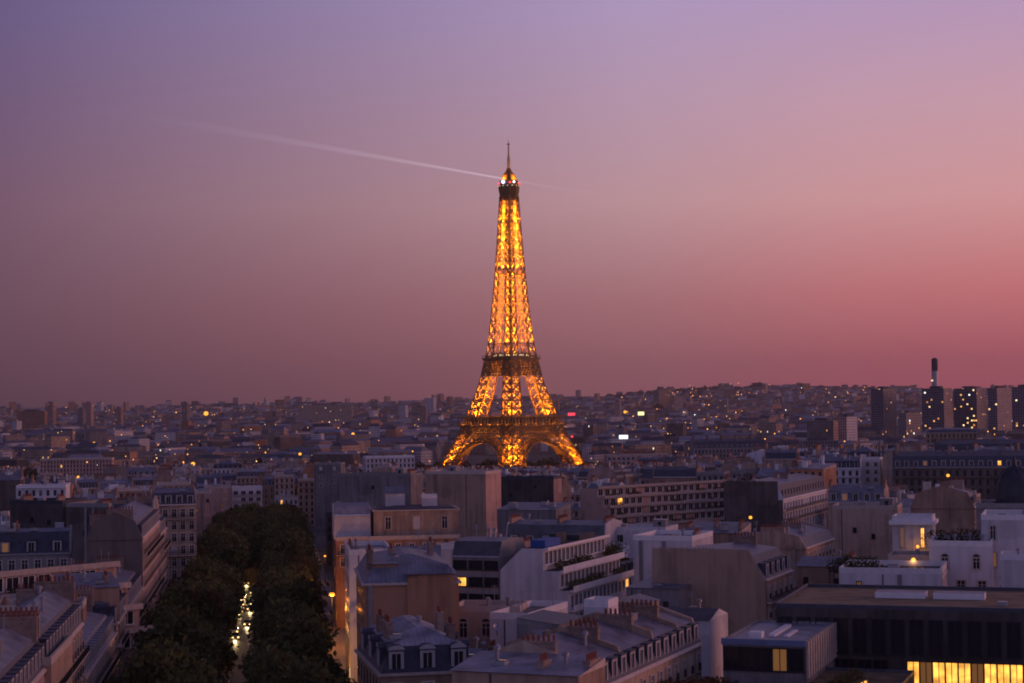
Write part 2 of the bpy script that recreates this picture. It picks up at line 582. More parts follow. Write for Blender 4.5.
def build_tower():
    IR = MAT['tower_iron']
    T = thing('lattice_tower', (-1, 1783, 0), R(45), 'tall iron lattice tower floodlit gold, rising high above all the roofs', 'tower')
    O = lambda z: interp(OUT, z)
    I = lambda z: max(.35, O(z) - interp(WID, z))

    def leg_corners(sx, sy, z):
        o, i = O(z), I(z)
        return [Vector((sx * o, sy * o, z)), Vector((sx * i, sy * o, z)), Vector((sx * i, sy * i, z)), Vector((sx * o, sy * i, z))]

    low = [0, 7, 15, 23.5, 32, 41, 50, 58, 66, 74, 82, 90, 98, 107, 116]
    up = [116]
    while up[-1] < 268:
        up.append(up[-1] + max(6.0, interp(OUT, up[-1]) * .72))
    up[-1] = 272

    def lattice(mb, sx, sy, zs, wc, wx, fine=True):
        for a, b in zip(zs, zs[1:]):
            ca, cb_ = leg_corners(sx, sy, a), leg_corners(sx, sy, b)
            mid = [(p + q) / 2 for p, q in zip(ca, cb_)]
            for k in range(4):
                j = (k + 1) % 4
                mb.bar(ca[k], cb_[k], wc)
                wk_ = wx if k in (0, 3) else wx * (.62 if fine else .22)
                mb.bar(ca[k], cb_[j], wk_)
                mb.bar(ca[j], cb_[k], wk_)
                mb.bar(cb_[k], cb_[j], wk_)
                if fine and k in (0, 3):
                    m0, m1 = (ca[k] + ca[j]) / 2, (cb_[k] + cb_[j]) / 2
                    mb.bar(mid[k], m0, wx * .2)
                    mb.bar(mid[k], m1, wx * .2)
                    mb.bar(mid[j], m0, wx * .2)
                    mb.bar(mid[j], m1, wx * .2)
            mb.bar(cb_[0], cb_[2], wx * .35)
            mb.bar(cb_[1], cb_[3], wx * .35)
            # raking lift rails / stairs that run inside the leg
            if fine:
                c0 = sum(ca, Vector()) / 4
                c1 = sum(cb_, Vector()) / 4
                e = Vector((1.2, -1.2, 0))
                mb.bar(c0 + e, c1 + e, .45)
                mb.bar(c0 - e, c1 - e, .45)

    for sx in (1, -1):
        for sy in (1, -1):
            mb = MB()
            lattice(mb, sx, sy, low, 1.2, 1.0)
            c = leg_corners(sx, sy, 0)
            for p in c:
                mb.box(p.x - 3, p.x + 3, p.y - 3, p.y + 3, -2, 2.5)
            mb.build('leg', IR, T)
    mb = MB()
    for sx in (1, -1):
        for sy in (1, -1):
            lattice(mb, sx, sy, up, 1.0, .95, fine=False)
    for a, b in zip(up, up[1:]):
        for s in range(4):
            def q(t, z, side=s):
                o = O(z)
                p = Vector((t, -o, z))
                c_, s_ = [(1, 0), (0, 1), (-1, 0), (0, -1)][side]
                return Vector((p.x * c_ - p.y * s_, p.x * s_ + p.y * c_, z))
            ia, ib = I(a), I(b)
            if ia > .8:
                mb.bar(q(-ia, a), q(ib, b), .3)
                mb.bar(q(ia, a), q(-ib, b), .3)
            mb.bar(q(-O(b), b), q(O(b), b), .5)
    for k in (-1, 1):   # central lift guides
        mb.bar((k * 1.4, 0, 116), (k * 1.4, 0, 270), .7)
        mb.bar((0, k * 1.4, 116), (0, k * 1.4, 270), .7)
    z = 120
    while z < 266:
        mb.bar((-1.4, 0, z), (1.4, 0, z + 4), .35)
        mb.bar((0, 1.4, z), (0, -1.4, z + 4), .35)
        z += 4
    mb.build('upper_shaft', IR, T)
    mb = MB()
    mb.box(-7.8, 7.8, -7.8, 7.8, 195, 196.2)
    mb.build('intermediate_platform', IR, T)

    def ringed(mb, h, z0, z1, fn):
        for s in range(4):
            c_, s_ = [(1, 0), (0, 1), (-1, 0), (0, -1)][s]
            fn(mb, lambda t, y, z: Vector((t * c_ + y * s_, t * s_ - y * c_, z)), h)

    # first floor: frieze, arcade of posts, set-back pavilions
    g = MB()
    for z0, z1, h in ((48.4, 49.6, 37.2), (57.6, 58.6, 37.4)):
        g.box(-h, h, -h, -h + 5, z0, z1); g.box(-h, h, h - 5, h, z0, z1)
        g.box(-h, -h + 5, -h + 5, h - 5, z0, z1); g.box(h - 5, h, -h + 5, h - 5, z0, z1)

    def posts(mb, Q, h):
        n = 16
        for k in range(n + 1):
            t = -h + .4 + (2 * h - .8) * k / n
            mb.bar(Q(t, h - .4, 49.6), Q(t, h - .4, 57.6), .62)
        for z in (50.9,):
            mb.bar(Q(-h, h - .3, z), Q(h, h - .3, z), .35)
    ringed(g, 37.2, 0, 0, posts)
    g.build('first_gallery', IR, T)
    w = MB()
    for s in range(4):
        c_, s_ = [(1, 0), (0, 1), (-1, 0), (0, -1)][s]
        Q = lambda t, y, z: (t * c_ + y * s_, t * s_ - y * c_, z)
        w.poly([Q(-30.5, 31.5, 49.7), Q(30.5, 31.5, 49.7), Q(30.5, 31.5, 57.5), Q(-30.5, 31.5, 57.5)])
    w.build('pavilion', MAT['bitumen'], T)  # dark colour stands in for shade between the gallery posts
    # deep lattice girders between the legs under each floor
    g = MB()

    def girder(z0, z1, n, hh, w1):
        def f(mb, Q, h):
            for k in range(n):
                h0, h1 = hh(z0), hh(z1)
                a, b = -1 + 2 * k / n, -1 + 2 * (k + 1) / n
                P = [Q(a * h0, h0, z0), Q(b * h0, h0, z0), Q(b * h1, h1, z1), Q(a * h1, h1, z1)]
                mb.bar(P[0], P[2], w1); mb.bar(P[1], P[3], w1); mb.bar(P[0], P[1], w1 * 1.3); mb.bar(P[3], P[2], w1 * 1.3)
                mb.bar(P[0], P[3], w1)
        return f
    ringed(g, 0, 0, 0, girder(42.5, 48.4, 22, lambda z: O(z) + .8, .7))
    ringed(g, 0, 0, 0, girder(37.5, 42.5, 22, lambda z: O(z) + .8, .55))
    ringed(g, 0, 0, 0, girder(98, 105, 10, lambda z: O(z) + .5, .75))
    ringed(g, 0, 0, 0, girder(105, 112.5, 10, lambda z: O(z) + .5, .75))
    g.build('lattice_girder', IR, T)
    # four great arches
    for s in range(4):
        c_, s_ = [(1, 0), (0, 1), (-1, 0), (0, -1)][s]
        mb = MB()
        N = 26
        pr = None
        for k in range(N + 1):
            th = PI * k / N
            def pt(rad, zr, dep):
                z = 4 + zr * math.sin(th)
                return Vector((rad * math.cos(th), -(O(z) - dep), z))
            cur = [pt(34.5, 33.5, .2), pt(32, 29.8, .2), pt(32, 29.8, 4.5), pt(34.5, 33.5, 4.5)]
            cur = [Vector((p.x * c_ - p.y * s_, p.x * s_ + p.y * c_, p.z)) for p in cur]
            if pr:
                for a in range(4):
                    mb.bar(pr[a], cur[a], .75)
                for a in range(4):
                    mb.bar(pr[a], cur[(a + 1) % 4], .5)
                    mb.bar(pr[(a + 1) % 4], cur[a], .5)
                mb.poly([pr[1], pr[2], cur[2], cur[1]])
            pr = cur
        mb.build('arch', IR, T)
    # second floor
    g = MB()
    g.box(-19.6, 19.6, -19.6, 19.6, 112.6, 114)
    g.box(-20.2, 20.2, -20.2, 20.2, 114, 115)
    ringed(g, 20, 0, 0, lambda mb, Q, h: [mb.bar(Q(-h + .3 + (2 * h - .6) * k / 18, h - .1, 115), Q(-h + .3 + (2 * h - .6) * k / 18, h - .1, 117), .25) for k in range(19)] + [mb.bar(Q(-h, h - .1, 117), Q(h, h - .1, 117), .3)])
    g.build('second_gallery', IR, T)
    g = MB()
    g.box(-13.5, 13.5, -13.5, 13.5, 115.1, 119.4)
    pv = g.build('restaurant', IR, T)
    g = MB()
    for s in range(4):
        c_, s_ = [(1, 0), (0, 1), (-1, 0), (0, -1)][s]
        for t in (-10.5, -7.5, -2.5, -.5, 2, 7, 9.6, 11.6):
            Q = lambda a, y, z: (a * c_ + y * s_, a * s_ - y * c_, z)
            g = MB()
            g.poly([Q(t, 13.6, 116.6), Q(t + 1.2, 13.6, 116.6), Q(t + 1.2, 13.6, 118.0), Q(t, 13.6, 118.0)])
            g.build('window', MAT['lamp_cool'], pv)
    # summit
    g = MB()
    prof = [(6.8, 267), (8.6, 271), (9.8, 276), (10.4, 281), (10.4, 283.4), (8.6, 283.6), (8.6, 286), (9.2, 286.2), (9.2, 287)]
    g.lathe(prof, 8, cap=True)
    ts = g.build('summit_cabin', IR, T)
    for k in range(14):
        g = MB()
        a = k * PI / 7 + .2
        g.box(10.3 * math.cos(a) - .25, 10.3 * math.cos(a) + .25, 10.3 * math.sin(a) - .25, 10.3 * math.sin(a) + .25, 281.4, 281.9)
        g.build('cabin_window', MAT['lamp_cool'], ts)
    g = MB()
    for k in range(12):
        a = k * PI / 6
        g.bar((8.2 * math.cos(a), 8.2 * math.sin(a), 287), (3.2 * math.cos(a), 3.2 * math.sin(a), 295), .5)
        g.bar((3.2 * math.cos(a), 3.2 * math.sin(a), 295), (1.6 * math.cos(a), 1.6 * math.sin(a), 299), .5)
    g.lathe([(7.6, 287), (7.2, 289.5), (6.0, 292.6), (4.2, 295.0), (2.2, 296.6), (1.3, 300)], 12)
    g.build('lantern', IR, T)
    g = MB()
    g.lathe([(1.5, 299), (1.3, 310), (.9, 310.2), (.6, 322), (1.6, 322.3), (1.6, 323.2), (.3, 323.6), (.2, 327)], 8)
    for z in (301, 303.5, 306, 308.5):
        g.bar((-2.1, 0, z), (2.1, 0, z), .5); g.bar((0, -2.1, z), (0, 2.1, z), .5)
    g.build('antenna', MAT['antenna_lit'], T)
    # beacons: camera side is local (-x,-y)
    def ball(name, p, r, m):
        b = MB()
        b.lathe([(r * .3, -r), (r, -r * .4), (r, r * .4), (r * .3, r)], 8)
        link(name, b.mesh(name, [MAT[m]]), T, p)
    d = Vector((-.7071, -.7071, 0)); e = Vector((.7071, -.7071, 0))
    ball('beacon', d * 9.2 - e * 5.6 + Vector((0, 0, 285)), 1.7, 'beacon_blue')
    ball('beacon', d * 9.6 + e * .8 + Vector((0, 0, 284.6)), .95, 'beacon_red')
    ball('beacon', d * 9.0 + e * 5 + Vector((0, 0, 285)), .8, 'beacon_white')
    ball('beacon', -e * 9.9 + Vector((0, 0, 284)), 1.0, 'beacon_red')
    ball('beacon', e * 9.9 + Vector((0, 0, 284)), 1.0, 'beacon_red')
    # projectors: lamps inside the iron with small housings, plus bare ones added outside
    fl = MB()
    fl.box(-.45, .45, -.3, .3, 0, .7)
    fm = fl.mesh('floodlight', [MAT['lamp_gold']])
    nl = [0]

    def lamp(p, e, housing=True, r=.8, kind='SPOT'):
        L = bpy.data.lights.get('projector_%d_%d' % (int(e), int(r * 10)))
        if L is None:
            L = bpy.data.lights.new('projector_%d_%d' % (int(e), int(r * 10)), kind)
            if kind == 'SPOT':
                L.spot_size = R(168)
                L.spot_blend = .35
            L.energy = e
            L.color = (1, .335, .008)
            L.shadow_soft_size = r
        o = link('projector', L, T, Vector(p) - Vector((0, 0, 1.5)), (PI, 0, 0))
        if housing and nl[0] < 96:
            nl[0] += 1
            link('floodlight', fm, T, Vector(p) - Vector((0, 0, 2.4)))
    GB = 145000
    for sx in (1, -1):
        for sy in (1, -1):
            for z, e in ((9, 1.6), (17, 1.5), (25, 1.1), (34, .28), (60.5, 1.3), (67, 1.5), (75, 1.4), (83, .9), (91, .45)):
                c = sum(leg_corners(sx, sy, z), Vector()) / 4
                lamp(c, GB * e)
    for k, z in enumerate(np.arange(121, 267, 9.2)):
        o = (O(z) + I(z)) / 2
        e = GB * .55 * (o / 12) ** 1.3 + GB * .10
        for sx, sy in ((1, 1), (-1, 1), (1, -1), (-1, -1)):
            if z < 200:
                lamp((sx * o, sy * o, z), e, k % 2 == 0)
        if z >= 200:
            e *= 1 + (z - 200) / 55
            q = O(z) * .6
            for sx, sy in ((1, 1), (-1, 1), (1, -1), (-1, -1)):
                lamp((sx * q, sy * q, z), e * 1.35, k % 2 == 0, .5)
    for s in range(4):
        c_, s_ = [(1, 0), (0, 1), (-1, 0), (0, -1)][s]
        for t in (-30, -18, -6, 6, 18, 30):
            lamp((t * c_ + 38.6 * s_, t * s_ - 38.6 * c_, 51.2), GB * .011, False, .4)  # bare lamps added just off the gallery to brighten its posts
        lamp((0 * c_ + 40 * s_, -40 * c_, 14), GB * .26, False)
    lamp((0, 0, 40), GB * .12, False)
    lamp((0, 0, 99), GB * .16, False)
    for a in range(4):
        lamp((9.3 * math.cos(a * PI / 2 + .0), 9.3 * math.sin(a * PI / 2 + .0), 291.4), GB * .04, False, .35, 'POINT')
    for a in range(4):
        lamp((17 * math.cos(a * PI / 2 + .78) * 1.2, 17 * math.sin(a * PI / 2 + .78) * 1.2, 117), GB * .03, True, .3)
    return T


tower = build_tower()


def beam(name, d, L, s0, label):
    """search beam of the summit beacon, glowing in the evening air"""
    d = Vector(d).normalized()
    mb = MB()
    N = 10
    mb.lathe([(.8, 0), (4.6, L)], N)
    m, n, l, b = base_mat(name)
    n.remove(b)
    t = n.new('ShaderNodeTexCoord')
    s_ = n.new('ShaderNodeSeparateXYZ')
    l.new(t.outputs['Object'], s_.inputs[0])
    q = mth(n, l, 'DIVIDE', s_.outputs[2], L)
    fall = mth(n, l, 'POWER', mth(n, l, 'SUBTRACT', 1, q, clamp=True), 1.9)
    st = mth(n, l, 'DIVIDE', mth(n, l, 'MULTIPLY', fall, s0), mth(n, l, 'MULTIPLY_ADD', q, 9, 1))
    em = n.new('ShaderNodeEmission')
    em.inputs[0].default_value = (.86, .84, 1, 1)
    l.new(st, em.inputs[1])
    l.new(em.outputs[0], n['Material Output'].inputs['Volume'])
    m.cycles.volume_step_rate = 4
    o = mb.build(name, m)
    o.location = (d.x * 10, 1783 + d.y * 10, 288)
    o.rotation_euler = d.to_track_quat('Z', 'Y').to_euler()
    tag(o, label, 'light beam', kind='stuff')


beam('light_beam', (-250, -396, 0), 600, .095, 'pale search beam sweeping left from the top of the lattice tower')
beam('light_beam', (250, 396, 0), 260, .022, 'faint short search beam running right from the top of the lattice tower')

# ------------------------------------------------------------------ windows and building kit
RNG = random.Random(7)
_win = {}
WM = [MAT[k] for k in ('window_frame', 'glass_dark', 'stone_trim', 'iron_rail', 'glass_lit', 'glass_dim', 'white_paint')]


def window_mesh(w, h, style='sash', lit=0):
    """one window seen from outside: surround, dark pane set back, glazing bars; faces -y, base at z=0"""
    key = (w, h, style, lit)
    if key in _win:
        return _win[key]
    m = MB()
    g = {1: 4, 2: 5, 3: 0}.get(lit, 1)
    fr = 6 if style == 'band' else 3 if style == 'dark' else 2
    t = .14 if style in ('band', 'dark') else .2
    d = -.16
    x = w / 2
    m.box(-x - t, -x, d, .02, -.0, h + t, fr)
    m.box(x, x + t, d, .02, -.0, h + t, fr)
    m.box(-x, x, d, .02, h, h + t, fr)
    m.box(-x - t - .08, x + t + .08, d - .1, .02, -.16, -.001, fr)
    m.poly([(-x, -.02, 0), (x, -.02, 0), (x, -.02, h), (-x, -.02, h)], g)
    nb = 1 if style not in ('band', 'dark') else max(1, int(w / 1.3))
    for k in range(1, nb + 1):
        q = -x + w * k / (nb + 1)
        m.box(q - .05, q + .05, -.08, -.025, .0, h, 3 if style == 'dark' else 0)
    if style not in ('band', 'dark'):
        m.box(-x, x, -.078, -.026, h * .68, h * .68 + .07, 0)
        m.box(-x, -x + .07, -.078, -.026, 0, h, 0)
        m.box(x - .07, x, -.078, -.026, 0, h, 0)
    if style == 'rail':
        m.box(-x, x, -.30, -.26, .95, 1.0, 3)
        for k in range(7):
            q = -x + w * (k + .5) / 7
            m.box(q - .02, q + .02, -.295, -.265, .05, .95, 3)
    if style == 'arch':
        pts = [(x * math.cos(a), -.021, h + t + x * .8 * math.sin(a)) for a in np.linspace(0, PI, 9)]
        m.poly(pts[::-1] if False else pts, g)
        out = [((x + t) * math.cos(a), h + t + (x * .8 + t) * math.sin(a)) for a in np.linspace(0, PI, 9)]
        inn = [(p[0], p[2]) for p in pts]
        for k in range(8):
            m.poly([(inn[k][0], d, inn[k][1]), (out[k][0], d, out[k][1]), (out[k + 1][0], d, out[k + 1][1]), (inn[k + 1][0], d, inn[k + 1][1])], fr)
            m.poly([(inn[k][0], .01, inn[k][1]), (inn[k][0], d, inn[k][1]), (inn[k + 1][0], d, inn[k + 1][1]), (inn[k + 1][0], .01, inn[k + 1][1])], fr)
    _win[key] = m.mesh('window', WM)
    return _win[key]


_dorm = {}


def dormer_mesh(roofmat, lit=0, arch=False):
    key = (roofmat, lit, arch)
    if key in _dorm:
        return _dorm[key]
    m = MB()
    m.box(-.85, .85, -.15, 2.3, 0, 1.9, 0, 'DF')
    m.box(-.85, -.5, -.22, -.151, -.05, 1.9, 1)
    m.box(.5, .85, -.22, -.151, -.05, 1.9, 1)
    m.box(-.5, .5, -.22, -.151, 1.6, 1.9, 1)
    m.box(-.95, .95, -.3, 2.3, 1.901, 2.05, 0)
    if arch:
        pts = [(.95 * math.cos(a), 2.05 + .5 * math.sin(a)) for a in np.linspace(0, PI, 9)]
        for p, q in zip(pts, pts[1:]):
            m.poly([(p[0], -.3, p[1]), (p[0], 2.2, p[1]), (q[0], 2.2, q[1]), (q[0], -.3, q[1])], 0)
        m.poly([(p[0], -.3, p[1]) for p in pts], 1)
    m.poly([(-.5, -.155, -.05), (.5, -.155, -.05), (.5, -.155, 1.6), (-.5, -.155, 1.6)], 4 if lit == 1 else 5 if lit == 2 else 2)
    m.box(-.03, .03, -.19, -.157, 0, 1.6, 3)
    _dorm[key] = m.mesh('dormer', [MAT[roofmat], MAT['dormer_trim'], MAT['glass_dark'], MAT['window_frame'], MAT['glass_lit'], MAT['glass_dim']])
    return _dorm[key]


def quadwall(mb, p, q, z0, z1, win, cw=2.5, mat=0, u0=0, ztop=None):
    """vertical wall from p to q (outside on the right of p->q seen from above = -normal); windows by UV when win"""
    L = math.hypot(q[0] - p[0], q[1] - p[1])
    if win:
        u = max(1, round(L / cw)) * cw
        v1 = math.floor(((ztop or z1) - z0) / 3.1) * 3.1
        off = v1 - (z1 - z0) + .35
        uv = [(u0, off - 0), (u0 + u, off), (u0 + u, off + z1 - z0), (u0, off + z1 - z0)]
    else:
        uv = None
    mb.poly([(p[0], p[1], z0), (q[0], q[1], z0), (q[0], q[1], z1), (p[0], p[1], z1)], mat, uv)


CHIM = ['chimney_brick', 'terracotta']


def chimney_mb(L, t, h, n):
    """party-wall chimney stack: slab of flues with a row of clay pots"""
    m = MB()
    m.box(-t / 2, t / 2, -L / 2, L / 2, 0, h, 0)
    m.box(-t / 2 - .08, t / 2 + .08, -L / 2 - .08, L / 2 + .08, h + .001, h + .18, 0)
    for k in range(n):
        y = -L / 2 + L * (k + .5) / n
        m.lathe([(.16, h + .17), (.13, h + .85)], 6, 1, 0, y)
    return m


_chim = {}


def chimney_mesh(L, h):
    L = round(L * 2) / 2
    h = round(h * 2) / 2
    if (L, h) not in _chim:
        _chim[(L, h)] = chimney_mb(L, .75, h, max(2, int(L / .55))).mesh('chimney', [MAT[c] for c in CHIM])
    return _chim[(L, h)]


def roof_mb(kind, w, d, h, dorm=0, rise=None, inset=1.3, steep=3.0, par=.9):
    """slots: 0 steep slope, 1 top, 2 trim, 3 glass. footprint x -w/2..w/2, y 0..d, eaves h"""
    m = MB()
    x = w / 2
    e = .35
    if kind == 'flat':
        m.poly([(-x + .3, .3, h + .05), (x - .3, .3, h + .05), (x - .3, d - .3, h + .05), (-x + .3, d - .3, h + .05)], 1)
        p = par
        for a in ((-x, x, 0, .3), (-x, x, d - .3, d), (-x, -x + .3, .3, d - .3), (x - .3, x, .3, d - .3)):
            m.box(a[0], a[1], a[2], a[3], h + .002, h + p, 2)
    elif kind == 'mansard':
        r = rise if rise is not None else min(2.2, d * .11)
        ym = d / 2
        pr = [(-e, h), (0, h + .3), (inset, h + steep), (ym, h + steep + r), (d - inset, h + steep), (d, h + .3), (d + e, h)]
        for i, (a, b) in enumerate(zip(pr, pr[1:])):
            m.poly([(-x, a[0], a[1]), (x, a[0], a[1]), (x, b[0], b[1]), (-x, b[0], b[1])], 2 if i in (0, 5) else (0 if i in (1, 4) else 1))
        for sx in (-x, x):
            pts = [(sx, a, b) for a, b in pr]
            m.poly(pts if sx > 0 else pts[::-1], 2)
        if dorm:
            for k in range(dorm):
                c = -x + w * (k + .5) / dorm
                m.box(c - .7, c + .7, .25, 1.6, h + .5, h + 2.35, 0, 'D')
                m.poly([(c - .5, .24, h + .7), (c + .5, .24, h + .7), (c + .5, .24, h + 2.1), (c - .5, .24, h + 2.1)], 3)
                m.box(c - .7, c - .5, .2, .249, h + .55, h + 2.35, 2)
                m.box(c + .5, c + .7, .2, .249, h + .55, h + 2.35, 2)
    elif kind == 'hip':
        i, s = inset, steep
        r = rise if rise is not None else 1.8
        A_ = [(-x, 0, h + .2), (x, 0, h + .2), (x, d, h + .2), (-x, d, h + .2)]
        B_ = [(-x + i, i, h + s), (x - i, i, h + s), (x - i, d - i, h + s), (-x + i, d - i, h + s)]
        q = min(w, d) / 2 - .5
        if w >= d:
            C_ = [(-x + q, d / 2 - .5, h + s + r), (x - q, d / 2 - .5, h + s + r), (x - q, d / 2 + .5, h + s + r), (-x + q, d / 2 + .5, h + s + r)]
        else:
            C_ = [(-.5, q, h + s + r), (.5, q, h + s + r), (.5, d - q, h + s + r), (-.5, d - q, h + s + r)]
        for k in range(4):
            j = (k + 1) % 4
            m.poly([A_[k], A_[j], B_[j], B_[k]], 0)
            m.poly([B_[k], B_[j], C_[j], C_[k]], 1)
        m.poly(C_, 1)
        m.box(-x - e, x + e, -e, d + e, h - .1, h + .2, 2)
        if dorm:
            for k in range(dorm):
                c = -x + w * (k + .5) / dorm
                m.box(c - .7, c + .7, .25, 1.6, h + .5, h + 2.35, 0, 'D')
                m.poly([(c - .5, .24, h + .7), (c + .5, .24, h + .7), (c + .5, .24, h + 2.1), (c - .5, .24, h + 2.1)], 3)
    elif kind == 'shed':
        r = rise if rise is not None else 1.5
        m.poly([(-x - .2, -.3, h + .1), (x + .2, -.3, h + .1), (x + .2, d, h + r), (-x - .2, d, h + r)], 1)
        m.poly([(-x, 0, h), (-x, 0, h + .05), (-x, d, h + r - .05), (-x, d, h)], 2)
        m.poly([(x, 0, h), (x, d, h), (x, d, h + r - .05), (x, 0, h + .05)], 2)
        m.poly([(x, d, h), (-x, d, h), (-x, d, h + r - .02), (x, d, h + r - .02)], 2)
    elif kind == 'gable':
        r = rise if rise is not None else d * .17
        m.poly([(-x, -.3, h), (x, -.3, h), (x, d / 2, h + r), (-x, d / 2, h + r)], 1)
        m.poly([(x, d + .3, h), (-x, d + .3, h), (-x, d / 2, h + r), (x, d / 2, h + r)], 1)
        for sx in (-x + .01, x - .01):
            m.poly([(sx, 0, h), (sx, d, h), (sx, d / 2, h + r)], 2)
    return m


def wall_mb(w, d, h, z0, win='FRBL', zsplit=None, par=None, roofkind='flat', rise=2, inset=1.3, steep=3.0, gable=False, gm=0):
    """four walls; sides in `win` carry window bays. gable: party walls at L and R follow the mansard profile"""
    m = MB()
    x = w / 2
    c = [(-x, 0), (x, 0), (x, d), (-x, d)]
    sd = 'FRBL'
    for k in range(4):
        p, q = c[k], c[(k + 1) % 4]
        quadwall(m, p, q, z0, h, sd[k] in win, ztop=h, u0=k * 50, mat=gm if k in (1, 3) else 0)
    if 'F' in win:     # string courses and cornice catch the light
        m.box(-x - .05, x + .05, -.32, -.002, h - .35, h, 0)
        if h > 12:
            m.box(-x, x, -.55, -.003, h - 3.55, h - 3.35, 0)
    if gable:
        for sx, o in ((-x, -1), (x, 1)):
            pr = [(-.1, h - .05), (.15, h + .6), (inset + .1, h + steep + .35), (d / 2, h + steep + rise + .4), (d - inset - .1, h + steep + .35), (d - .15, h + .6), (d + .1, h - .05)]
            a, b = sx - .22 * (o < 0), sx + .22 * (o > 0)
            a, b = min(a, b) - (.18 if o > 0 else 0), max(a, b) + (.18 if o < 0 else 0)
            P0 = [(a, y, z) for y, z in pr]
            P1 = [(b, y, z) for y, z in pr]
            m.poly(P0[::-1], gm)
            m.poly(P1, gm)
            for i in range(len(pr) - 1):
                m.poly([P0[i], P1[i], P1[i + 1], P0[i + 1]], gm)
    return m


FACE = {'F': 0, 'R': PI / 2, 'L': -PI / 2, 'B': PI}


def face_pt(f, s, w, d):
    """position s (0..1) along face f -> local x, y"""
    x = w / 2
    return {'F': (-x + w * s, 0), 'R': (x, d * s), 'L': (-x, d * (1 - s)), 'B': (x - w * s, d)}[f]


def put_windows(o, f, w, d, h, floors, n=None, ww=1.15, wh=1.9, style='sash', lit={}, top=1.0, fl=3.1, s0=0, s1=1, balc=(), names='window', skip=()):
    L = w if f in 'FB' else d
    n = n or max(1, int(L * (s1 - s0) / 2.6))
    for r in range(floors):
        z = h - top - wh - r * fl
        for k in range(n):
            if (r, k) in skip: continue
            s = s0 + (s1 - s0) * (k + .5) / n
            x, y = face_pt(f, s, w, d)
            rv = RNG.random()
            df = 3 if rv < .10 and style not in ('dark', 'arch') else 2 if rv > .99 and style == 'sash' else 0
            link(names, window_mesh(ww, wh, style, lit.get((r, k), df)), o, (x, y, z), FACE[f])
        if r in balc:
            m = MB()
            W = L * (s1 - s0)
            m.box(-W / 2, W / 2, -.95, -.004, -.2, -.02, 0)
            m.box(-W / 2, W / 2, -.95, -.9, .85, .92, 1)
            q = -W / 2 + .1
            while q < W / 2:
                m.box(q, q + .05, -.94, -.91, -.02, .85, 1)
                q += .28
            x, y = face_pt(f, (s0 + s1) / 2, w, d)
            b = m.build('balcony', [MAT['stone_trim'], MAT['iron_rail']], o)
            b.location = (x, y, z - .35)
            b.rotation_euler = (0, 0, FACE[f])


PARAPET = {'cream': 'stone_trim', 'stone': 'stone_trim', 'white': 'white_paint', 'grey': 'kerb_stone', 'brown': 'kerb_stone', 'tan': 'stone_trim', 'pink': 'stone_trim', 'dark': 'slate'}
FOOT = []     # footprints already used: (cx, cy, radius-ish polygon)


def reserve(x, y, w, d, rot):
    c, s = math.cos(rot), math.sin(rot)
    FOOT.append([(x + a * c - b * s, y + a * s + b * c) for a, b in ((-w / 2, 0), (w / 2, 0), (w / 2, d), (-w / 2, d))])


def rooftop_bits(o, w, d, z, seed, n=4, housing=False):
    r = random.Random(seed)
    for k in range(n):
        m = MB()
        kind = r.choice(('hatch', 'vent_box', 'vent_pipe', 'aerial', 'aerial', 'hatch', 'vent_pipe', 'vent_box', 'lift_housing' if housing else 'vent_pipe') if w > 9 else ('hatch', 'vent_pipe', 'aerial'))
        x, y = r.uniform(-w / 2 + 1.6, w / 2 - 1.6), r.uniform(1.6, max(1.8, d - 1.6))
        if kind == 'hatch':
            m.box(-.7, .7, -.5, .5, 0, .45, 0); m.box(-.6, .6, -.4, .4, .451, .5, 1)
        elif kind == 'vent_box':
            m.box(-.8, .8, -.6, .6, 0, 1.1, 0); m.box(-.9, .9, -.7, .7, 1.101, 1.2, 0)
        elif kind == 'aerial':
            hh = r.uniform(2.2, 4)
            m.bar((0, 0, 0), (0, 0, hh), .09)
            for q in range(4):
                m.bar((-.5, 0, hh - .15 - q * .22), (.5, 0, hh - .15 - q * .22), .05)
        elif kind == 'vent_pipe':
            m.lathe([(.2, 0), (.2, 1.2), (.38, 1.21), (.38, 1.5), (.05, 1.7)], 8, 0)
        else:
            m.box(-1.5, 1.5, -1.2, 1.2, 0, 2.2, 2); m.box(-1.6, 1.6, -1.3, 1.3, 2.201, 2.35, 0); m.box(-.3, .5, -1.22, -1.201, 0, 1.8, 1)
        p = m.build(kind, [MAT['steel_grey'], MAT['glass_dark'], MAT['kerb_stone']], o)
        p.location = (x, y, z)
        p.rotation_euler = (0, 0, r.uniform(-.1, .1))


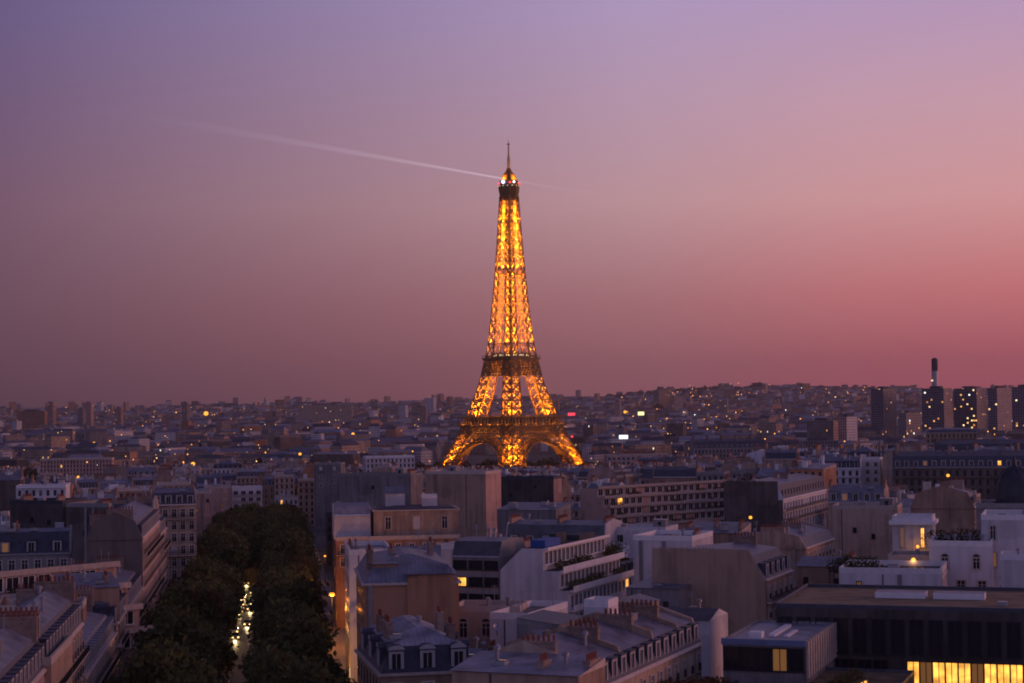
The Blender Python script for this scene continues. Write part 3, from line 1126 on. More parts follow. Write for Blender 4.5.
def house(label, px, py, Y, w, d, rot, wl_='cream', roof='mansard', anchor='FL', ez=None, win='', faces={}, steepm='slate', topm='zinc',
          dorm=None, chim=(), rise=None, steep=3.0, inset=1.3, gable=None, name='apartment_building', cat='building', group=None, bits=0, trim=None, gw=None, par=.9):
    """a building placed by where its eaves corner stands; returns its Empty. local frame: x along the front, y into depth"""
    rr = R(rot)
    p = at(px, py, Y)
    if ez is not None:
        p = Vector((at(px, 0, Y).x if False else p.x, p.y, ez))
    dx = {'FL': w / 2, 'FR': -w / 2, 'F': 0}[anchor]
    ox, oy = p.x + dx * math.cos(rr), p.y + dx * math.sin(rr)
    g = min(gz(ox, oy), gz(p.x, p.y)) - .5
    h = p.z - g
    o = thing(name, (ox, oy, g), rr, label, cat, group)
    reserve(ox, oy, w, d, rr)
    gab = (roof == 'mansard') if gable is None else gable
    rs = rise if rise is not None else min(2.2, d * .11)
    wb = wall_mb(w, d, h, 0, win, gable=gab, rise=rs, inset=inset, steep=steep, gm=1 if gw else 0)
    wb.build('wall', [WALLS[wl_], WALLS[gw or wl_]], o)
    rf = None
    if roof:
        tm = trim or PARAPET[wl_]
        rf = roof_mb(roof, w, d, h, 0, rs if roof in ('mansard',) else rise, inset, steep, par).build('roof', [MAT[steepm], MAT[topm], MAT[tm], MAT['glass_dark']], o)
    for f, a in faces.items():
        a = dict(a)
        put_windows(o, f, w, d, h, **a)
    if dorm:
        f_, n, lit = dorm[0], dorm[1], (dorm[2] if len(dorm) > 2 else {})
        for f in f_:
            L = w if f in 'FB' else d
            for k in range(n):
                x, y = face_pt(f, (k + .5) / n, w, d)
                a = FACE[f]
                yy = .35
                link('dormer', dormer_mesh(steepm, lit.get(k, 0), len(dorm) > 3), rf, (x - yy * math.sin(a), y + yy * math.cos(a), h + .7), a)
    rp = random.Random(int(px * 13 + py * 7))
    for f in 'FL':
        if f in faces or f in win or name != 'apartment_building':
            continue
        L = w if f == 'F' else d
        if L < 5: continue
        for _ in range(rp.randrange(1, 3)):      # rainwater pipes and flues on the party walls
            x, y = face_pt(f, rp.uniform(.06, .94), w, d)
            m = MB(); k = rp.choice((.09, .09, .3)); m.box(-k, k, -k * .9 - .02, -.003, h - 16, h - .1)
            q = m.build('drainpipe' if k < .2 else 'flue', MAT['zinc_dark' if k < .2 else 'kerb_stone'], o)
            q.location = (x, y, 0); q.rotation_euler = (0, 0, FACE[f])
        for _ in range(rp.randrange(0, 4)):
            x, y = face_pt(f, rp.uniform(.12, .88), w, d)
            link('window', window_mesh(.6, .9, 'dark', 2 if rp.random() < .12 else 0), o, (x, y, h - rp.uniform(2.2, 9)), FACE[f])
    base = h + (steep if roof in ('mansard', 'hip') else 0)
    for c in chim:
        x, y, L, hh = c[:4]
        q = link('chimney', chimney_mesh(L, hh), o, (x, y, base - .6 + (rs * .4 if roof == 'mansard' else 0)), c[4] if len(c) > 4 else 0)
    rooftop_bits(o, w, d, h + .05 if roof == 'flat' else base + (rs or 1) * .4, int(px * 7 + py), bits + 3, roof == 'flat' and w > 12)
    return o, h


# ------------------------------------------------------------------ foliage
def leaf_mb(lobes, n, size, seed, mats=1):
    r = random.Random(seed)
    m = MB()
    tot = sum(l[3] ** 2 for l in lobes)
    for (cx, cy, cz, rad, sq) in lobes:
        for _ in range(int(n * rad * rad / tot)):
            while True:
                a, b, c = r.uniform(-1, 1), r.uniform(-1, 1), r.uniform(-1, 1)
                q = a * a + b * b + c * c
                if .25 < q < 1: break
            k = rad * (1 + .15 * r.gauss(0, 1))
            p = Vector((cx + a * k, cy + b * k, cz + c * k * sq))
            s = size * r.uniform(.6, 1.3)
            t = Vector((r.gauss(0, 1), r.gauss(0, 1), r.gauss(0, 1))).normalized()
            e = t.cross(Vector((r.gauss(0, 1), r.gauss(0, 1), r.gauss(0, 1)))).normalized()
            g = t.cross(e)
            m.poly([p - e * s, p - g * s * .6, p + e * s, p + g * s * .6], r.randrange(mats))
    return m


_crowns = []


def tree_meshes():
    for k in range(5):
        r = random.Random(40 + k)
        lobes = [(0, 0, 8.2, 3.4, .85)]
        for _ in range(7):
            a = r.uniform(0, 2 * PI)
            q = r.uniform(1.6, 3.1)
            lobes.append((q * math.cos(a), q * math.sin(a), r.uniform(6.2, 11.0), r.uniform(1.5, 2.4), .85))
        cm = leaf_mb(lobes, 2600, .33, 60 + k, 2).mesh('crown', [MAT['foliage'], MAT['foliage_dark']] if k < 4 else [MAT['foliage'], MAT['foliage_rust']])
        t = MB()
        t.bar((0, 0, -.3), (0, 0, 4.6), .5, 0, .34)
        for j in range(6):
            a = j * PI / 3 + r.uniform(-.3, .3)
            q = r.uniform(1.4, 2.6)
            t.bar((0, 0, r.uniform(3.6, 4.8)), (q * math.cos(a), q * math.sin(a), r.uniform(7, 9)), .22, 0, .08)
        t.bar((0, 0, 4.6), (.2, .1, 9.5), .33, 0, .1)
        _crowns.append((cm, t.mesh('trunk', [MAT['bark']])))


tree_meshes()


def tree(x, y, z, s, k, label, group=None, name='street_tree'):
    o = thing(name, (x, y, z), RNG.uniform(0, 6.28), label, 'tree', group)
    o.scale = (s * RNG.uniform(.92, 1.1), s * RNG.uniform(.92, 1.1), s * RNG.uniform(.9, 1.08))
    link('crown', _crowns[k][0], o)
    link('trunk', _crowns[k][1], o)
    return o


def hedge(label, x, y, z, L, w, h, rot, seed=0, m='foliage_dark'):
    r = random.Random(seed)
    lobes = []
    q = -L / 2
    while q < L / 2:
        lobes.append((q, r.uniform(-w / 5, w / 5), h * .5, r.uniform(.8, 1.15) * max(w, h) * .5, h / max(w, h)))
        q += max(w, h) * .42
    mb = leaf_mb(lobes, int(160 * L), .2, seed, 1)
    mb.box(-L / 2, L / 2, -w / 2, w / 2, 0, min(.5, h * .3))
    o = mb.build('hedge', MAT[m])
    o.location = (x, y, z)
    o.rotation_euler = (0, 0, rot)
    tag(o, label, 'hedge')
    return o


# ------------------------------------------------------------------ generic city fabric
SL = ['slate', 'zinc_dark', 'zinc', 'zinc_pale', 'gravel_roof', 'bitumen']
WK = ['cream', 'stone', 'white', 'grey', 'brown', 'tan', 'pink', 'dark']
CITYMATS = [WALLS[k] for k in WK] + [MAT[k] for k in SL] + [MAT['stone_trim'], MAT['glass_dark'], MAT['chimney_brick'], MAT['terracotta']]
SI = {k: len(WK) + i for i, k in enumerate(SL)}
TR, GL, CB, TC = len(WK) + len(SL), len(WK) + len(SL) + 1, len(WK) + len(SL) + 2, len(WK) + len(SL) + 3


def remap(m, table):
    m.m = [table[i] for i in m.m]
    return m


WN = {'cream': 'cream stone', 'stone': 'buff stone', 'white': 'white rendered', 'grey': 'grey rendered', 'brown': 'brown rendered', 'tan': 'tan', 'pink': 'rose-tinted stone', 'dark': 'dark brick'}


def random_spec(r, w, d, h, near):
    wk = r.choices(WK, (24, 20, 15, 14, 7, 5, 10, 3))[0]
    kind = r.choices(('mansard', 'hip', 'flat', 'shed', 'gable'), (52, 10, 22, 6, 10))[0]
    st = r.choice(('slate', 'slate', 'zinc_dark', 'zinc'))
    tp = r.choices(('zinc', 'zinc_pale', 'zinc_dark', 'slate'), (4, 3, 2, 1))[0] if kind != 'flat' else r.choice(('gravel_roof', 'bitumen', 'zinc_pale', 'zinc'))
    ch = []
    if kind in ('mansard', 'gable', 'hip', 'shed'):
        for sx in (-1, 1):
            if r.random() < .8:
                L = r.choice((2, 3, 4, 5, 6))
                ch.append((sx * (w / 2 - .3), r.uniform(L / 2 + 1, max(L / 2 + 1.1, d - L / 2 - 1)), L, r.choice((2, 2.5, 3, 3.5))))
        if r.random() < .5:
            ch.append((r.uniform(-w / 3, w / 3), d / 2, r.choice((2, 3)), 2.5))
    return dict(wk=wk, kind=kind, st=st, tp=tp, ch=ch, blind=r.random() < .25)


def spec_parts(r, sp, w, d, h):
    win = 'FB' if sp['blind'] is False else 'B'
    if sp['kind'] in ('flat', 'hip'): win = 'FRBL'
    gab = sp['kind'] == 'mansard'
    rs = min(2.2, d * .11)
    wb = wall_mb(w, d, h, 0, win, gable=gab, rise=rs)
    dn = max(2, int(w / 2.8)) if r.random() < .8 else 0
    rb = roof_mb(sp['kind'], w, d, h, dn)
    top = {'mansard': 3.3, 'hip': 3.2, 'flat': .1, 'shed': .8, 'gable': 1.2}[sp['kind']] + h
    for _ in range(r.randrange(3, 8)):
        a, b = r.uniform(-w / 2 + 1.6, w / 2 - 1.6), r.uniform(2.2, max(2.3, d - 2.2))
        t = r.random()
        if t < .35:
            q, e_, k = r.uniform(.4, .9), r.uniform(.3, .5), r.uniform(1.6, 3.6)
            if r.random() < .5: q, e_ = e_, q
        elif t < .7:
            q, e_, k = r.uniform(.6, 2.0), r.uniform(.6, 1.6), r.uniform(.8, 2.4)
        else:
            q, e_, k = .12, .12, r.uniform(1.5, 3.5)
        rb.box(a - q, a + q, b - e_, b + e_, h, top + k, r.choice((2, 2, 4)), 'D')
    base = h + (2.6 if sp['kind'] in ('mansard', 'hip') else .3)
    return wb, rb, base


def inside(px, poly, margin=0):
    # separating axis test between two quads
    for P, Q in ((px, poly), (poly, px)):
        for i in range(4):
            a, b = P[i], P[(i + 1) % 4]
            n = (b[1] - a[1], a[0] - b[0])
            L = math.hypot(*n)
            n = (n[0] / L, n[1] / L)
            pa = [n[0] * v[0] + n[1] * v[1] for v in P]
            qa = [n[0] * v[0] + n[1] * v[1] for v in Q]
            if max(pa) + margin < min(qa) or max(qa) + margin < min(pa):
                return False
    return True


def quad(x, y, w, d, rot):
    c, s = math.cos(rot), math.sin(rot)
    return [(x + a * c - b * s, y + a * s + b * c) for a, b in ((-w / 2, 0), (w / 2, 0), (w / 2, d), (-w / 2, d))]


BLOCKED = []
BLOCKED.append([(ave(100, -20), 100), (ave(100, 22), 100), (ave(750, 22), 750), (ave(750, -20), 750)])
BLOCKED.append([(-170, 1330), (170, 1330), (170, 2050), (-170, 2050)])

# ------------------------------------------------------------------ the buildings one can tell apart
H = house


def block(o, x, y, z, w, d, h, wk, roof='flat', topm='zinc', steepm='slate', name='attic', win='', faces={}, rise=None, steep=3.0, dorm=None, rot=0):
    """a smaller storey standing on a building, as a part of it"""
    e = link(name, wall_mb(w, d, h, 0, win, gable=False).mesh(name, [WALLS[wk], WALLS[wk]]), o, (x, y, z), rot)
    if roof:
        roof_mb(roof, w, d, h, 0, rise, 1.0, steep).build('roof', [MAT[steepm], MAT[topm], MAT[PARAPET[wk]], MAT['glass_dark']], e)
    for f, a in faces.items():
        put_windows(e, f, w, d, h, **a)
    return e


def stepped(label, px, py, Y, w, rot, wk, n, sd, sh, ww=1.7, wh=1.9, d0=9, lit={}, seed=1, style='band', name='terraced_apartment_building', ez=None, mull=2.6):
    """block of flats whose floors step back as planted terraces"""
    rr = R(rot)
    p = at(px, py, Y)
    ox, oy = p.x + w / 2 * math.cos(rr), p.y + w / 2 * math.sin(rr)
    g = gz(ox, oy) - .5
    h = (ez or p.z) - g
    o = thing(name, (ox, oy, g), rr, label, 'building')
    reserve(ox + math.sin(rr) * sd * n, oy - math.cos(rr) * sd * n, w, d0 + sd * n, rr)
    m = MB()
    for k in range(n):
        y0, y1 = -sd * k, (d0 if k == 0 else -sd * (k - 1) - .003)
        m.box(-w / 2, w / 2, y0, y1, 0, h - sh * k)
    m.build('wall', WALLS[wk], o)
    r = random.Random(seed)
    for k in range(n):
        y0, z = -sd * k, h - sh * k
        s = MB()
        s.box(-w / 2 - .15, w / 2 + .15, y0 - .9, y0 - .003, z + .0, z + .22)
        s.box(-w / 2 - .15, w / 2 + .15, y0 - .9, y0 - .72, z + .221, z + .95)
        s.build('terrace_edge', MAT['stone_trim' if wk != 'white' else 'white_paint'], o)
        for i in range(int(w / mull)):
            if r.random() < .1: continue
            link('window', window_mesh(ww, wh, style, lit.get((k, i), 0)), o, (-w / 2 + mull * (i + .5), y0, z - .3 - wh), 0)
        if k:
            q = -w / 2 + 3
            while q < w / 2 - 3:
                L = r.uniform(2, 7)
                if r.random() < .55 and q + L < w / 2:
                    lob = [(q + t, y0 + sd * .35 + .2, z + 1.0 + r.uniform(-.2, .3), r.uniform(.5, .95), .9) for t in np.arange(0, L, .8)]
                    pl = leaf_mb(lob, int(80 * L), .17, seed * 31 + k, 1).build('planting', MAT['foliage_dark'], o)
                q += L + r.uniform(1, 6)
    b = MB()
    b.poly([(-w / 2 + .3, .3, h + .05), (w / 2 - .3, .3, h + .05), (w / 2 - .3, d0 - .3, h + .05), (-w / 2 + .3, d0 - .3, h + .05)])
    b.build('roof', MAT['bitumen'], o)
    return o, h


# --- bottom right: dark office block, pavilion, roof garden
o, h = H('long dark office block with brown planted roof and a lit yellow glass floor', 776, 607, 235, 70, 25, -18, 'dark', 'flat', topm='sedum_roof', trim='slate', par=.5, bits=-3,
         faces={'F': dict(floors=1, n=30, ww=1.5, wh=4.2, top=1.3, style='dark')}, name='office_block')
lit = {(0, k): (1 if k % 4 != 1 else 2) for k in range(15)}
put_windows(o, 'F', 70, 25, h, 1, n=13, ww=1.35, wh=2.9, top=6.4, s0=.232, s1=.52, style='dark', lit=lit)
put_windows(o, 'F', 70, 25, h, 1, n=7, ww=1.6, wh=2.9, top=6.4, s0=.0, s1=.2, style='dark')
m = MB()
for x0 in (-24, -16.5):
    m.box(x0, x0 + 6.5, 12, 15, h + .1, h + .9, 0, 'T'); m.poly([(x0, 12, h + .9), (x0 + 6.5, 12, h + .9), (x0 + 6.5, 15, h + .9), (x0, 15, h + .9)], 1)
m.build('rooflight', [MAT['white_paint'], MAT['zinc_pale']], o)
for x0 in (-8, 2, 11, 19):
    m = MB(); m.box(x0, x0 + 1.1, 6, 7, h + .06, h + .6); m.build('vent_box', MAT['steel_grey'], o)

o, h = H('low flat roofed pavilion with blue metal fascia and vertical fins in front of office block', 805, 644, 215, 9.8, 19, -20, 'grey', 'flat', anchor='FR', topm='zinc_pale', trim='kerb_stone', par=.3, bits=-3, name='glazed_pavilion')
put_windows(o, 'F', 9.6, 20, h, 1, n=5, ww=1.6, wh=2.5, top=.7, style='dark', lit={(0, 3): 2})
m = MB()
for k in range(13):
    y = .5 + k * 1.55
    m.box(4.97, 5.25, y - .35, y + .5, h - 4.0, h + .3)
m.build('facade_fins', MAT['stone_trim'], o)
m = MB(); m.poly([(4.93, .3, h - 3.8), (4.93, 18.8, h - 3.8), (4.93, 18.8, h - .3), (4.93, .3, h - .3)]); m.build('glazing', MAT['glass_dark'], o)
m = MB(); m.box(-5, 5, -.35, -.003, h - .3, h + .42); m.build('fascia', MAT['lead_fascia'], o)
m = MB(); m.box(-.5, .3, 5, 15, h + .06, h + .35); m.box(1.4, 1.9, 5, 11, h + .06, h + .25); m.box(-2.4, -.9, 3, 4.6, h + .06, h + .8); m.build('rooflight', MAT['white_paint'], o)

o, h = H('low podium with a planted roof garden below the glazed pavilion', 690, 672, 198, 19, 34, -20, 'brown', 'flat', ez=41.2, bits=-3, par=.4, topm='sedum_roof', trim='zinc_dark', name='podium')
m = MB()
pts = [(-11 + 1.2 * k, 8 + 3.2 * math.sin(k * .35)) for k in range(14)]
for (a, b), (c, d) in zip(pts, pts[1:]):
    m.poly([(a, b, h + .1), (c, d, h + .1), (c, d + 1.6, h + .1), (a, b + 1.6, h + .1)])
m.build('garden_path', MAT['kerb_stone'], o)
q = at(690, 660, 212)
hedge('rust and green shrubs on the podium roof garden left of the pavilion', q.x, q.y, 41.3, 9, 3.2, 1.4, R(20), 3, 'foliage_rust')
q = at(668, 655, 222)
hedge('green shrub bed on the podium beside the slate mansard roof', q.x, q.y, 41.3, 7, 2.5, 1.3, R(60), 4)
q = at(770, 668, 205)
hedge('low rust coloured planting under the front of the glazed pavilion', q.x, q.y, 41.3, 8, 2, .9, R(-20), 5, 'foliage_rust')
q = at(845, 655, 214)
hedge('dark hedge climbing beside the fins of the glazed pavilion', q.x, q.y, 41.3, 9, 1.6, 1.5, R(62), 6)
m = MB()
for k in range(14):
    m.box(k * .62, k * .62 + .36, 0, .12, 0, 2.6, 0 if k % 2 else 1)
m.box(-.1, 8.8, .121, .3, 0, 2.7, 2)
gl = m.build('slatted_screen', [MAT['glass_dim'], MAT['glass_lit'], MAT['iron_rail']])
q = at(836, 690, 200)
gl.location = (q.x + 1.5, 203, 39.9); gl.rotation_euler = (0, 0, R(62))
tag(gl, 'slatted glass screen lit yellow from behind, in front of the office block', 'screen')

# --- blind gables and stepped block, centre right
o, h = H('broad beige building whose tall blind gable fills the middle, dormers on its right', 766, 581, 298, 18, 19, 68, 'stone', 'mansard', steep=4.0, rise=.8, inset=2.4, steepm='slate',
  faces={'F': dict(floors=4, n=5, style='rail', wh=2.1, balc=(0,))}, dorm=('F', 5), gable=False, bits=-3, chim=((-8.5, 15, 4, .5), (-8.5, 10, 3, .5), (8.5, 8, 4, 2)))
m = MB(); m.poly([(-9.25, y, z) for y, z in ((0, h - 6), (.1, h), (2.6, h + 4.6), (2.6, h + 5), (19.1, h + 5.0), (19.6, h - 20), (0, h - 20))][::-1]); m.box(-9.24, -8.9, 2.6, 19.1, h - 2, h + 5.0)
m.build('party_wall', WALLS['stone'], o)
H('plain white rendered wall block left of the tall beige gable', 633, 540, 345, 11.5, 14, -22, 'white', 'flat', topm='zinc', chim=((4, 9, 3, 1.5),), bits=2)
H('small white house with dark pitched roof at the foot of the beige gable', 648, 618, 258, 9, 9, -22, 'white', 'gable', topm='bitumen', bits=1, rise=1.1)
H('zinc roofed low building in the yard between two white walls', 626, 588, 300, 9, 20, -22, 'grey', 'shed', topm='zinc', rise=.6)

# white stepped block: section swept along its depth
p = at(500, 570, 302)
g = gz(p.x, p.y) - .5
o = thing('terraced_apartment_building', (p.x, p.y, g), R(-22.4), 'white stepped block of flats with bluish blind gable and balcony bands down its right side', 'building')
reserve(p.x + 5.5, p.y - 2, 12, 30, R(-22.4))
zt = lambda py: at(500, py, 302).z - g
prof = [(0, 0), (12, 0), (12, zt(589)), (10.3, zt(589)), (10.3, zt(570)), (7.6, zt(570)), (7.6, zt(548)), (3.9, zt(548)), (0, zt(570))]
m = MB()
m.poly([(a, 0, b) for a, b in prof])
m.poly([(a, 30, b) for a, b in prof][::-1])
for i in range(len(prof)):
    a, b = prof[i], prof[(i + 1) % len(prof)]
    if i in (1, 3, 5, 8): m.poly([(a[0], 0, a[1]), (a[0], 30, a[1]), (b[0], 30, b[1]), (b[0], 0, b[1])], 0)
    elif i: m.poly([(a[0], 0, a[1]), (a[0], 30, a[1]), (b[0], 30, b[1]), (b[0], 0, b[1])], 1)
m.build('wall', [WALLS['white'], MAT['bitumen']], o)
for x0, zz in ((7.6, zt(548)), (10.3, zt(570)), (12, zt(589)), (12, zt(589) - 3.1), (12, zt(589) - 6.2)):
    s = MB(); s.box(x0 + .003, x0 + .9, -.1, 30.1, zz - .25, zz + .02); s.box(x0 + .78, x0 + .9, -.1, 30.1, zz + .021, zz + .75 if zz != zt(548) else zz + .2)
    s.build('balcony', MAT['white_paint'], o)
for x0, zz in ((7.6, zt(548) - 2.6), (10.3, zt(570) - 2.6), (12, zt(589) - 2.8), (12, zt(589) - 5.9), (12, zt(589) - 9)):
    for k in range(15):
        li = 1 if (x0 == 12 and k == 14 and zz > zt(589) - 6.2) else 0
        link('window', window_mesh(1.45, 2.0, 'band', li), o, (x0, 1.2 + k * 1.95, zz), PI / 2)
for x0, zz, s0 in ((9, zt(570), 9), (11.2, zt(589), 11)):
    lob = [(x0, y, zz + .7, random.Random(s0 + int(y * 10)).uniform(.4, .9), 1) for y in list(np.arange(3, 19, 1.7)) + [25, 26, 27, 28]]
    leaf_mb(lob, 1500, .16, s0, 1).build('planting', MAT['foliage_dark'], o)
s = MB(); s.box(4.6, 7.2, 2, 9, zt(548) + .02, zt(548) + 1.2, 0); s.box(4.4, 5.6, 11, 16, zt(548) + .02, zt(548) + 1.6, 1); s.box(4.6, 7.2, 18, 26, zt(548) + .02, zt(548) + .9, 1)
s.build('plant_room', [MAT['blue_sheet'], MAT['bitumen']], o)
q = at(606, 556, 345)
hedge('dark bushes on the terrace at the far end of the stepped white block', q.x + 1, q.y, q.z - 1, 7, 4, 3.4, R(60), 8)

H('grey office wing with ribbon windows, one glowing orange, joined to the stepped white block', 499, 558, 303, 8.4, 12, -22, 'grey', 'mansard', anchor='FR', steepm='bitumen', steep=2.6, rise=.3, gable=False,
  faces={'F': dict(floors=4, n=3, ww=2.2, wh=1.35, fl=2.75, style='dark', lit={(1, 0): 1}, top=.6)}, bits=2)
H('white narrow flat building left of the grey wing with ribbon windows', 441, 549, 310, 4.6, 9, -22, 'white', 'flat', topm='bitumen', bits=1)
H('low cream building with arched windows below the grey wing', 452, 612, 268, 10, 8, -10, 'cream', 'flat', topm='gravel_roof', faces={'F': dict(floors=1, n=3, ww=1.2, wh=2.0, top=1.6, style='arch')}, bits=2)
H('low white flat roofed annexe with five small windows, the last one lit', 528, 620, 258, 5.8, 16, -22, 'white', 'flat', anchor='FR', topm='gravel_roof', faces={'R': dict(floors=1, n=5, ww=1.2, wh=1.5, top=.7, lit={(0, 4): 1}, style='sash')}, bits=2)

# --- bottom centre roofs
o, h = H('long slate mansard with white dormers and a broad zinc top', 592, 683, 190, 40, 15, 68, 'cream', 'mansard', ez=44.6, steepm='slate', topm='zinc', steep=2.8, rise=2.0, inset=1.0,
         dorm=('F', 13), faces={'F': dict(floors=2, n=13, style='rail', wh=2.0)}, chim=((-19.5, 6, 4, 2), (0, 8, 3, 1.5), (12, 9, 5, 2)), bits=4)
block(o, 6, 6.5, h + 3.0, 3.6, 3.0, 3.0, 'white', 'flat', topm='bitumen', name='lift_housing')
for x_, k_ in ((-8.5, .55), (3.2, .8), (13, .5)):      # party walls that cut the long roof into separate houses
    pr_ = [(.1, h + .2), (1.0, h + 2.8 + k_), (7.5, h + 4.8 + k_), (14, h + 2.8 + k_), (14.9, h + .2)]
    m = MB()
    A0 = [(x_ - .2, a_, b_) for a_, b_ in pr_]; A1 = [(x_ + .2, a_, b_) for a_, b_ in pr_]
    m.poly(A0[::-1]); m.poly(A1)
    for i_ in range(4): m.poly([A0[i_], A1[i_], A1[i_ + 1], A0[i_ + 1]])
    m.build('party_wall', WALLS['stone'], o)
    link('chimney', chimney_mesh(3.5, 2), o, (x_, 5, h + 3.2), 0)
block(o, -3, 8.5, h + 3.3, 8, 5, 1.9, 'grey', 'shed', topm='zinc_dark', name='roof_extension', rise=.7)
block(o, 17, 5, h + 3.2, 4, 5, 2.2, 'cream', 'gable', topm='zinc', name='roof_extension', rise=.7)
H('pale low-pitched zinc roof with a stair hut at the very bottom', 452, 671, 187, 13.6, 8, -22.4, 'stone', 'shed', topm='zinc_pale', rise=1.0, bits=2, chim=((2, 3, 2, 1.5), (6.4, 5, 3, 1.5)))
H('zinc roof behind the pale low-pitched one, with a brick stack', 520, 650, 226, 16, 14, -22, 'stone', 'gable', topm='zinc', rise=1.3, chim=((-4, 7, 3, 2), (6, 7, 2, 2)), bits=3)
o, h = H('grey mansard pavilion with hipped pale zinc top and stone dormers beside the avenue', 381, 668, 206, 10.6, 21, 12, 'stone', 'hip', ez=44.4, steepm='slate', topm='zinc_pale', steep=3.0, rise=1.7,
         dorm=('FRL', 3, {}, 'arch'), win='L', faces={'F': dict(floors=2, n=3, style='rail')}, chim=((-3.4, 8, 3, 2.5), (3.2, 11, 2, 3), (3.3, 4, 2, 2.5), (-3.4, 14, 2, 2.5)))
H('low roofs with brick stacks between the mansard pavilion and the pale zinc roof', 424, 664, 224, 8, 12, -15, 'grey', 'gable', topm='zinc', rise=1.2, chim=((-2, 4, 2, 2), (3, 6, 2, 2)), bits=2)
o, h = H('tan rendered building with high blind end walls behind the mansard pavilion', 364, 585, 252, 13, 24, 7.4, 'tan', 'hip', topm='zinc', steepm='zinc', steep=2.4, rise=1.2, win='L',
         chim=((-5.5, 4, 4, 2.5), (-2, 12, 4, 2), (4, 16, 3, 2.5)))
block(o, 2.7, -.4, 0, 6.6, 6, h + 1.2, 'tan', 'shed', topm='zinc', name='end_wall', rise=.5)
block(o, -3.6, 1.2, 0, 3.4, 9, h + 2.6, 'tan', 'shed', topm='zinc', name='end_wall', rise=.8)
H('white parapet building on the avenue with a flat roof, behind the tan end walls', 349, 555, 322, 7.5, 20, 7.4, 'white', 'flat', topm='zinc', win='L', bits=3, chim=((-3, 14, 4, 1.5),))
H('cream house with blue-grey zinc roof between white parapet and narrow white flats', 387, 563, 328, 12, 20, 7.4, 'cream', 'gable', topm='zinc', rise=2.2, win='L', chim=((-5.6, 5, 4, 2), (5.6, 9, 5, 3)), bits=3)

# --- corner building at the avenue
o, h = H('rose and tan corner building with balcony line and set-back attic at the avenue', 336, 541, 430, 29, 24, 7.4, 'tan', 'flat', topm='zinc_dark', win='L', faces={'F': dict(floors=2, n=9, style='rail', balc=(0,))})
block(o, 4.5, 2.2, h, 20, 14, 6.6, 'cream', 'hip', topm='bitumen', name='attic', steep=.5, rise=.5, faces={'F': dict(floors=1, n=3, ww=1.3, wh=2.8, top=1.5)})
block(o, -10.5, 4, h, 8.5, 14, 5.5, 'white', 'mansard', topm='zinc', steepm='zinc_pale', name='attic', rise=.6, steep=2.2)
block(o, 0, 8, h + 6.8, 4.5, 4, 3.6, 'white', 'shed', topm='zinc', name='chimney_hut')
block(o, 8, 6, h + 6.8, 3.6, 3, 2.4, 'white', 'flat', topm='zinc', name='chimney_hut')
H('wide grey blind wall left of the tall stained one', 340, 476, 590, 25, 9, -22, 'grey', 'flat', topm='bitumen', chim=((11.5, 3, 4, 2),))
H('tall stained grey blind wall with a rose-lit right edge', 425, 474, 560, 20, 12, -22, 'stone', 'flat', topm='zinc', gw='pink', bits=2)  # side walls take a rose colour in place of sunset light
H('near-black windowless block with a pale right edge', 498, 479, 620, 20, 8, -22, 'dark', 'flat', topm='bitumen', gw='pink')  # pink sunset tint put into the colour of the side walls
H('pale low block crowned with bluish skylights under the near-black wall', 497, 510, 500, 17, 12, -22, 'grey', 'shed', topm='zinc', rise=1.5, bits=3)
H('cream mansard with two pairs of wide dormers and a row of red chimney pots', 506, 546, 430, 24, 14, -22, 'cream', 'mansard', steepm='zinc_dark', topm='zinc', steep=5, rise=.8, dorm=('F', 6), gw='white',
  chim=((-11.6, 5, 6, 1.5), (0, 6, 6, 1.5), (11.4, 6, 6, 1.5)), faces={'F': dict(floors=2, n=8)})
H('white low flats with four square windows right of the cream mansard', 592, 530, 432, 18, 10, -22, 'white', 'flat', topm='bitumen', faces={'F': dict(floors=2, n=4, ww=1.9, wh=1.7, style='band')}, bits=3)
stepped('long rose-lit terraced block with planted balconies facing the sunset side', 597, 489, 660, 66, 40, 'pink', 5, 3.0, 3.3, lit={(1, 2): 1}, seed=5, mull=3.3, ww=2.2, wh=2.1)  # sunset pink on the front put into the wall colour
o, h = H('dark brown blind gable with a white balconied front turning the corner', 783, 500, 552, 60, 18, 68, 'white', 'mansard', steepm='slate', topm='zinc', steep=4.5, rise=1, gw='brown',
         faces={'F': dict(floors=3, n=16, ww=1.8, wh=2.1, style='band', balc=(0, 1))}, dorm=('F', 16), gable=False, chim=((-29.5, 13, 4, .5), (0, 8, 5, 2)))
m = MB(); m.box(-30.4, -30.05, 1.5, 18.1, 0, h + 5.6); m.build('party_wall', WALLS['brown'], o)
H('weathered house with brick stacks behind the tall beige gable', 680, 533, 408, 13, 12, -22, 'stone', 'shed', topm='zinc', rise=1.8, chim=((-6, 6, 4, 2), (0, 7, 3, 2.5), (6, 6, 4, 2.5)), bits=2)
H('cluttered zinc roofs with vents below the dark brown gable', 738, 541, 396, 15, 12, -22, 'grey', 'gable', topm='zinc_pale', rise=1.6, chim=((-3, 6, 3, 2), (6.5, 6, 4, 2)), bits=6)
H('cream apartment house with seven tall windows on its receding right front', 806, 549, 378, 27, 14, 68, 'cream', 'mansard', steepm='zinc_dark', topm='zinc', steep=2.2, rise=1.2, faces={'F': dict(floors=3, n=8, style='rail', balc=(1,))}, chim=((-13, 7, 5, 2), (4, 7, 4, 2)), bits=3)
H('buff house with a terracotta stack left of the white roof terrace', 796, 566, 330, 10, 12, -20, 'stone', 'gable', topm='zinc', rise=1.3, chim=((4, 6, 4, 2),), bits=2)

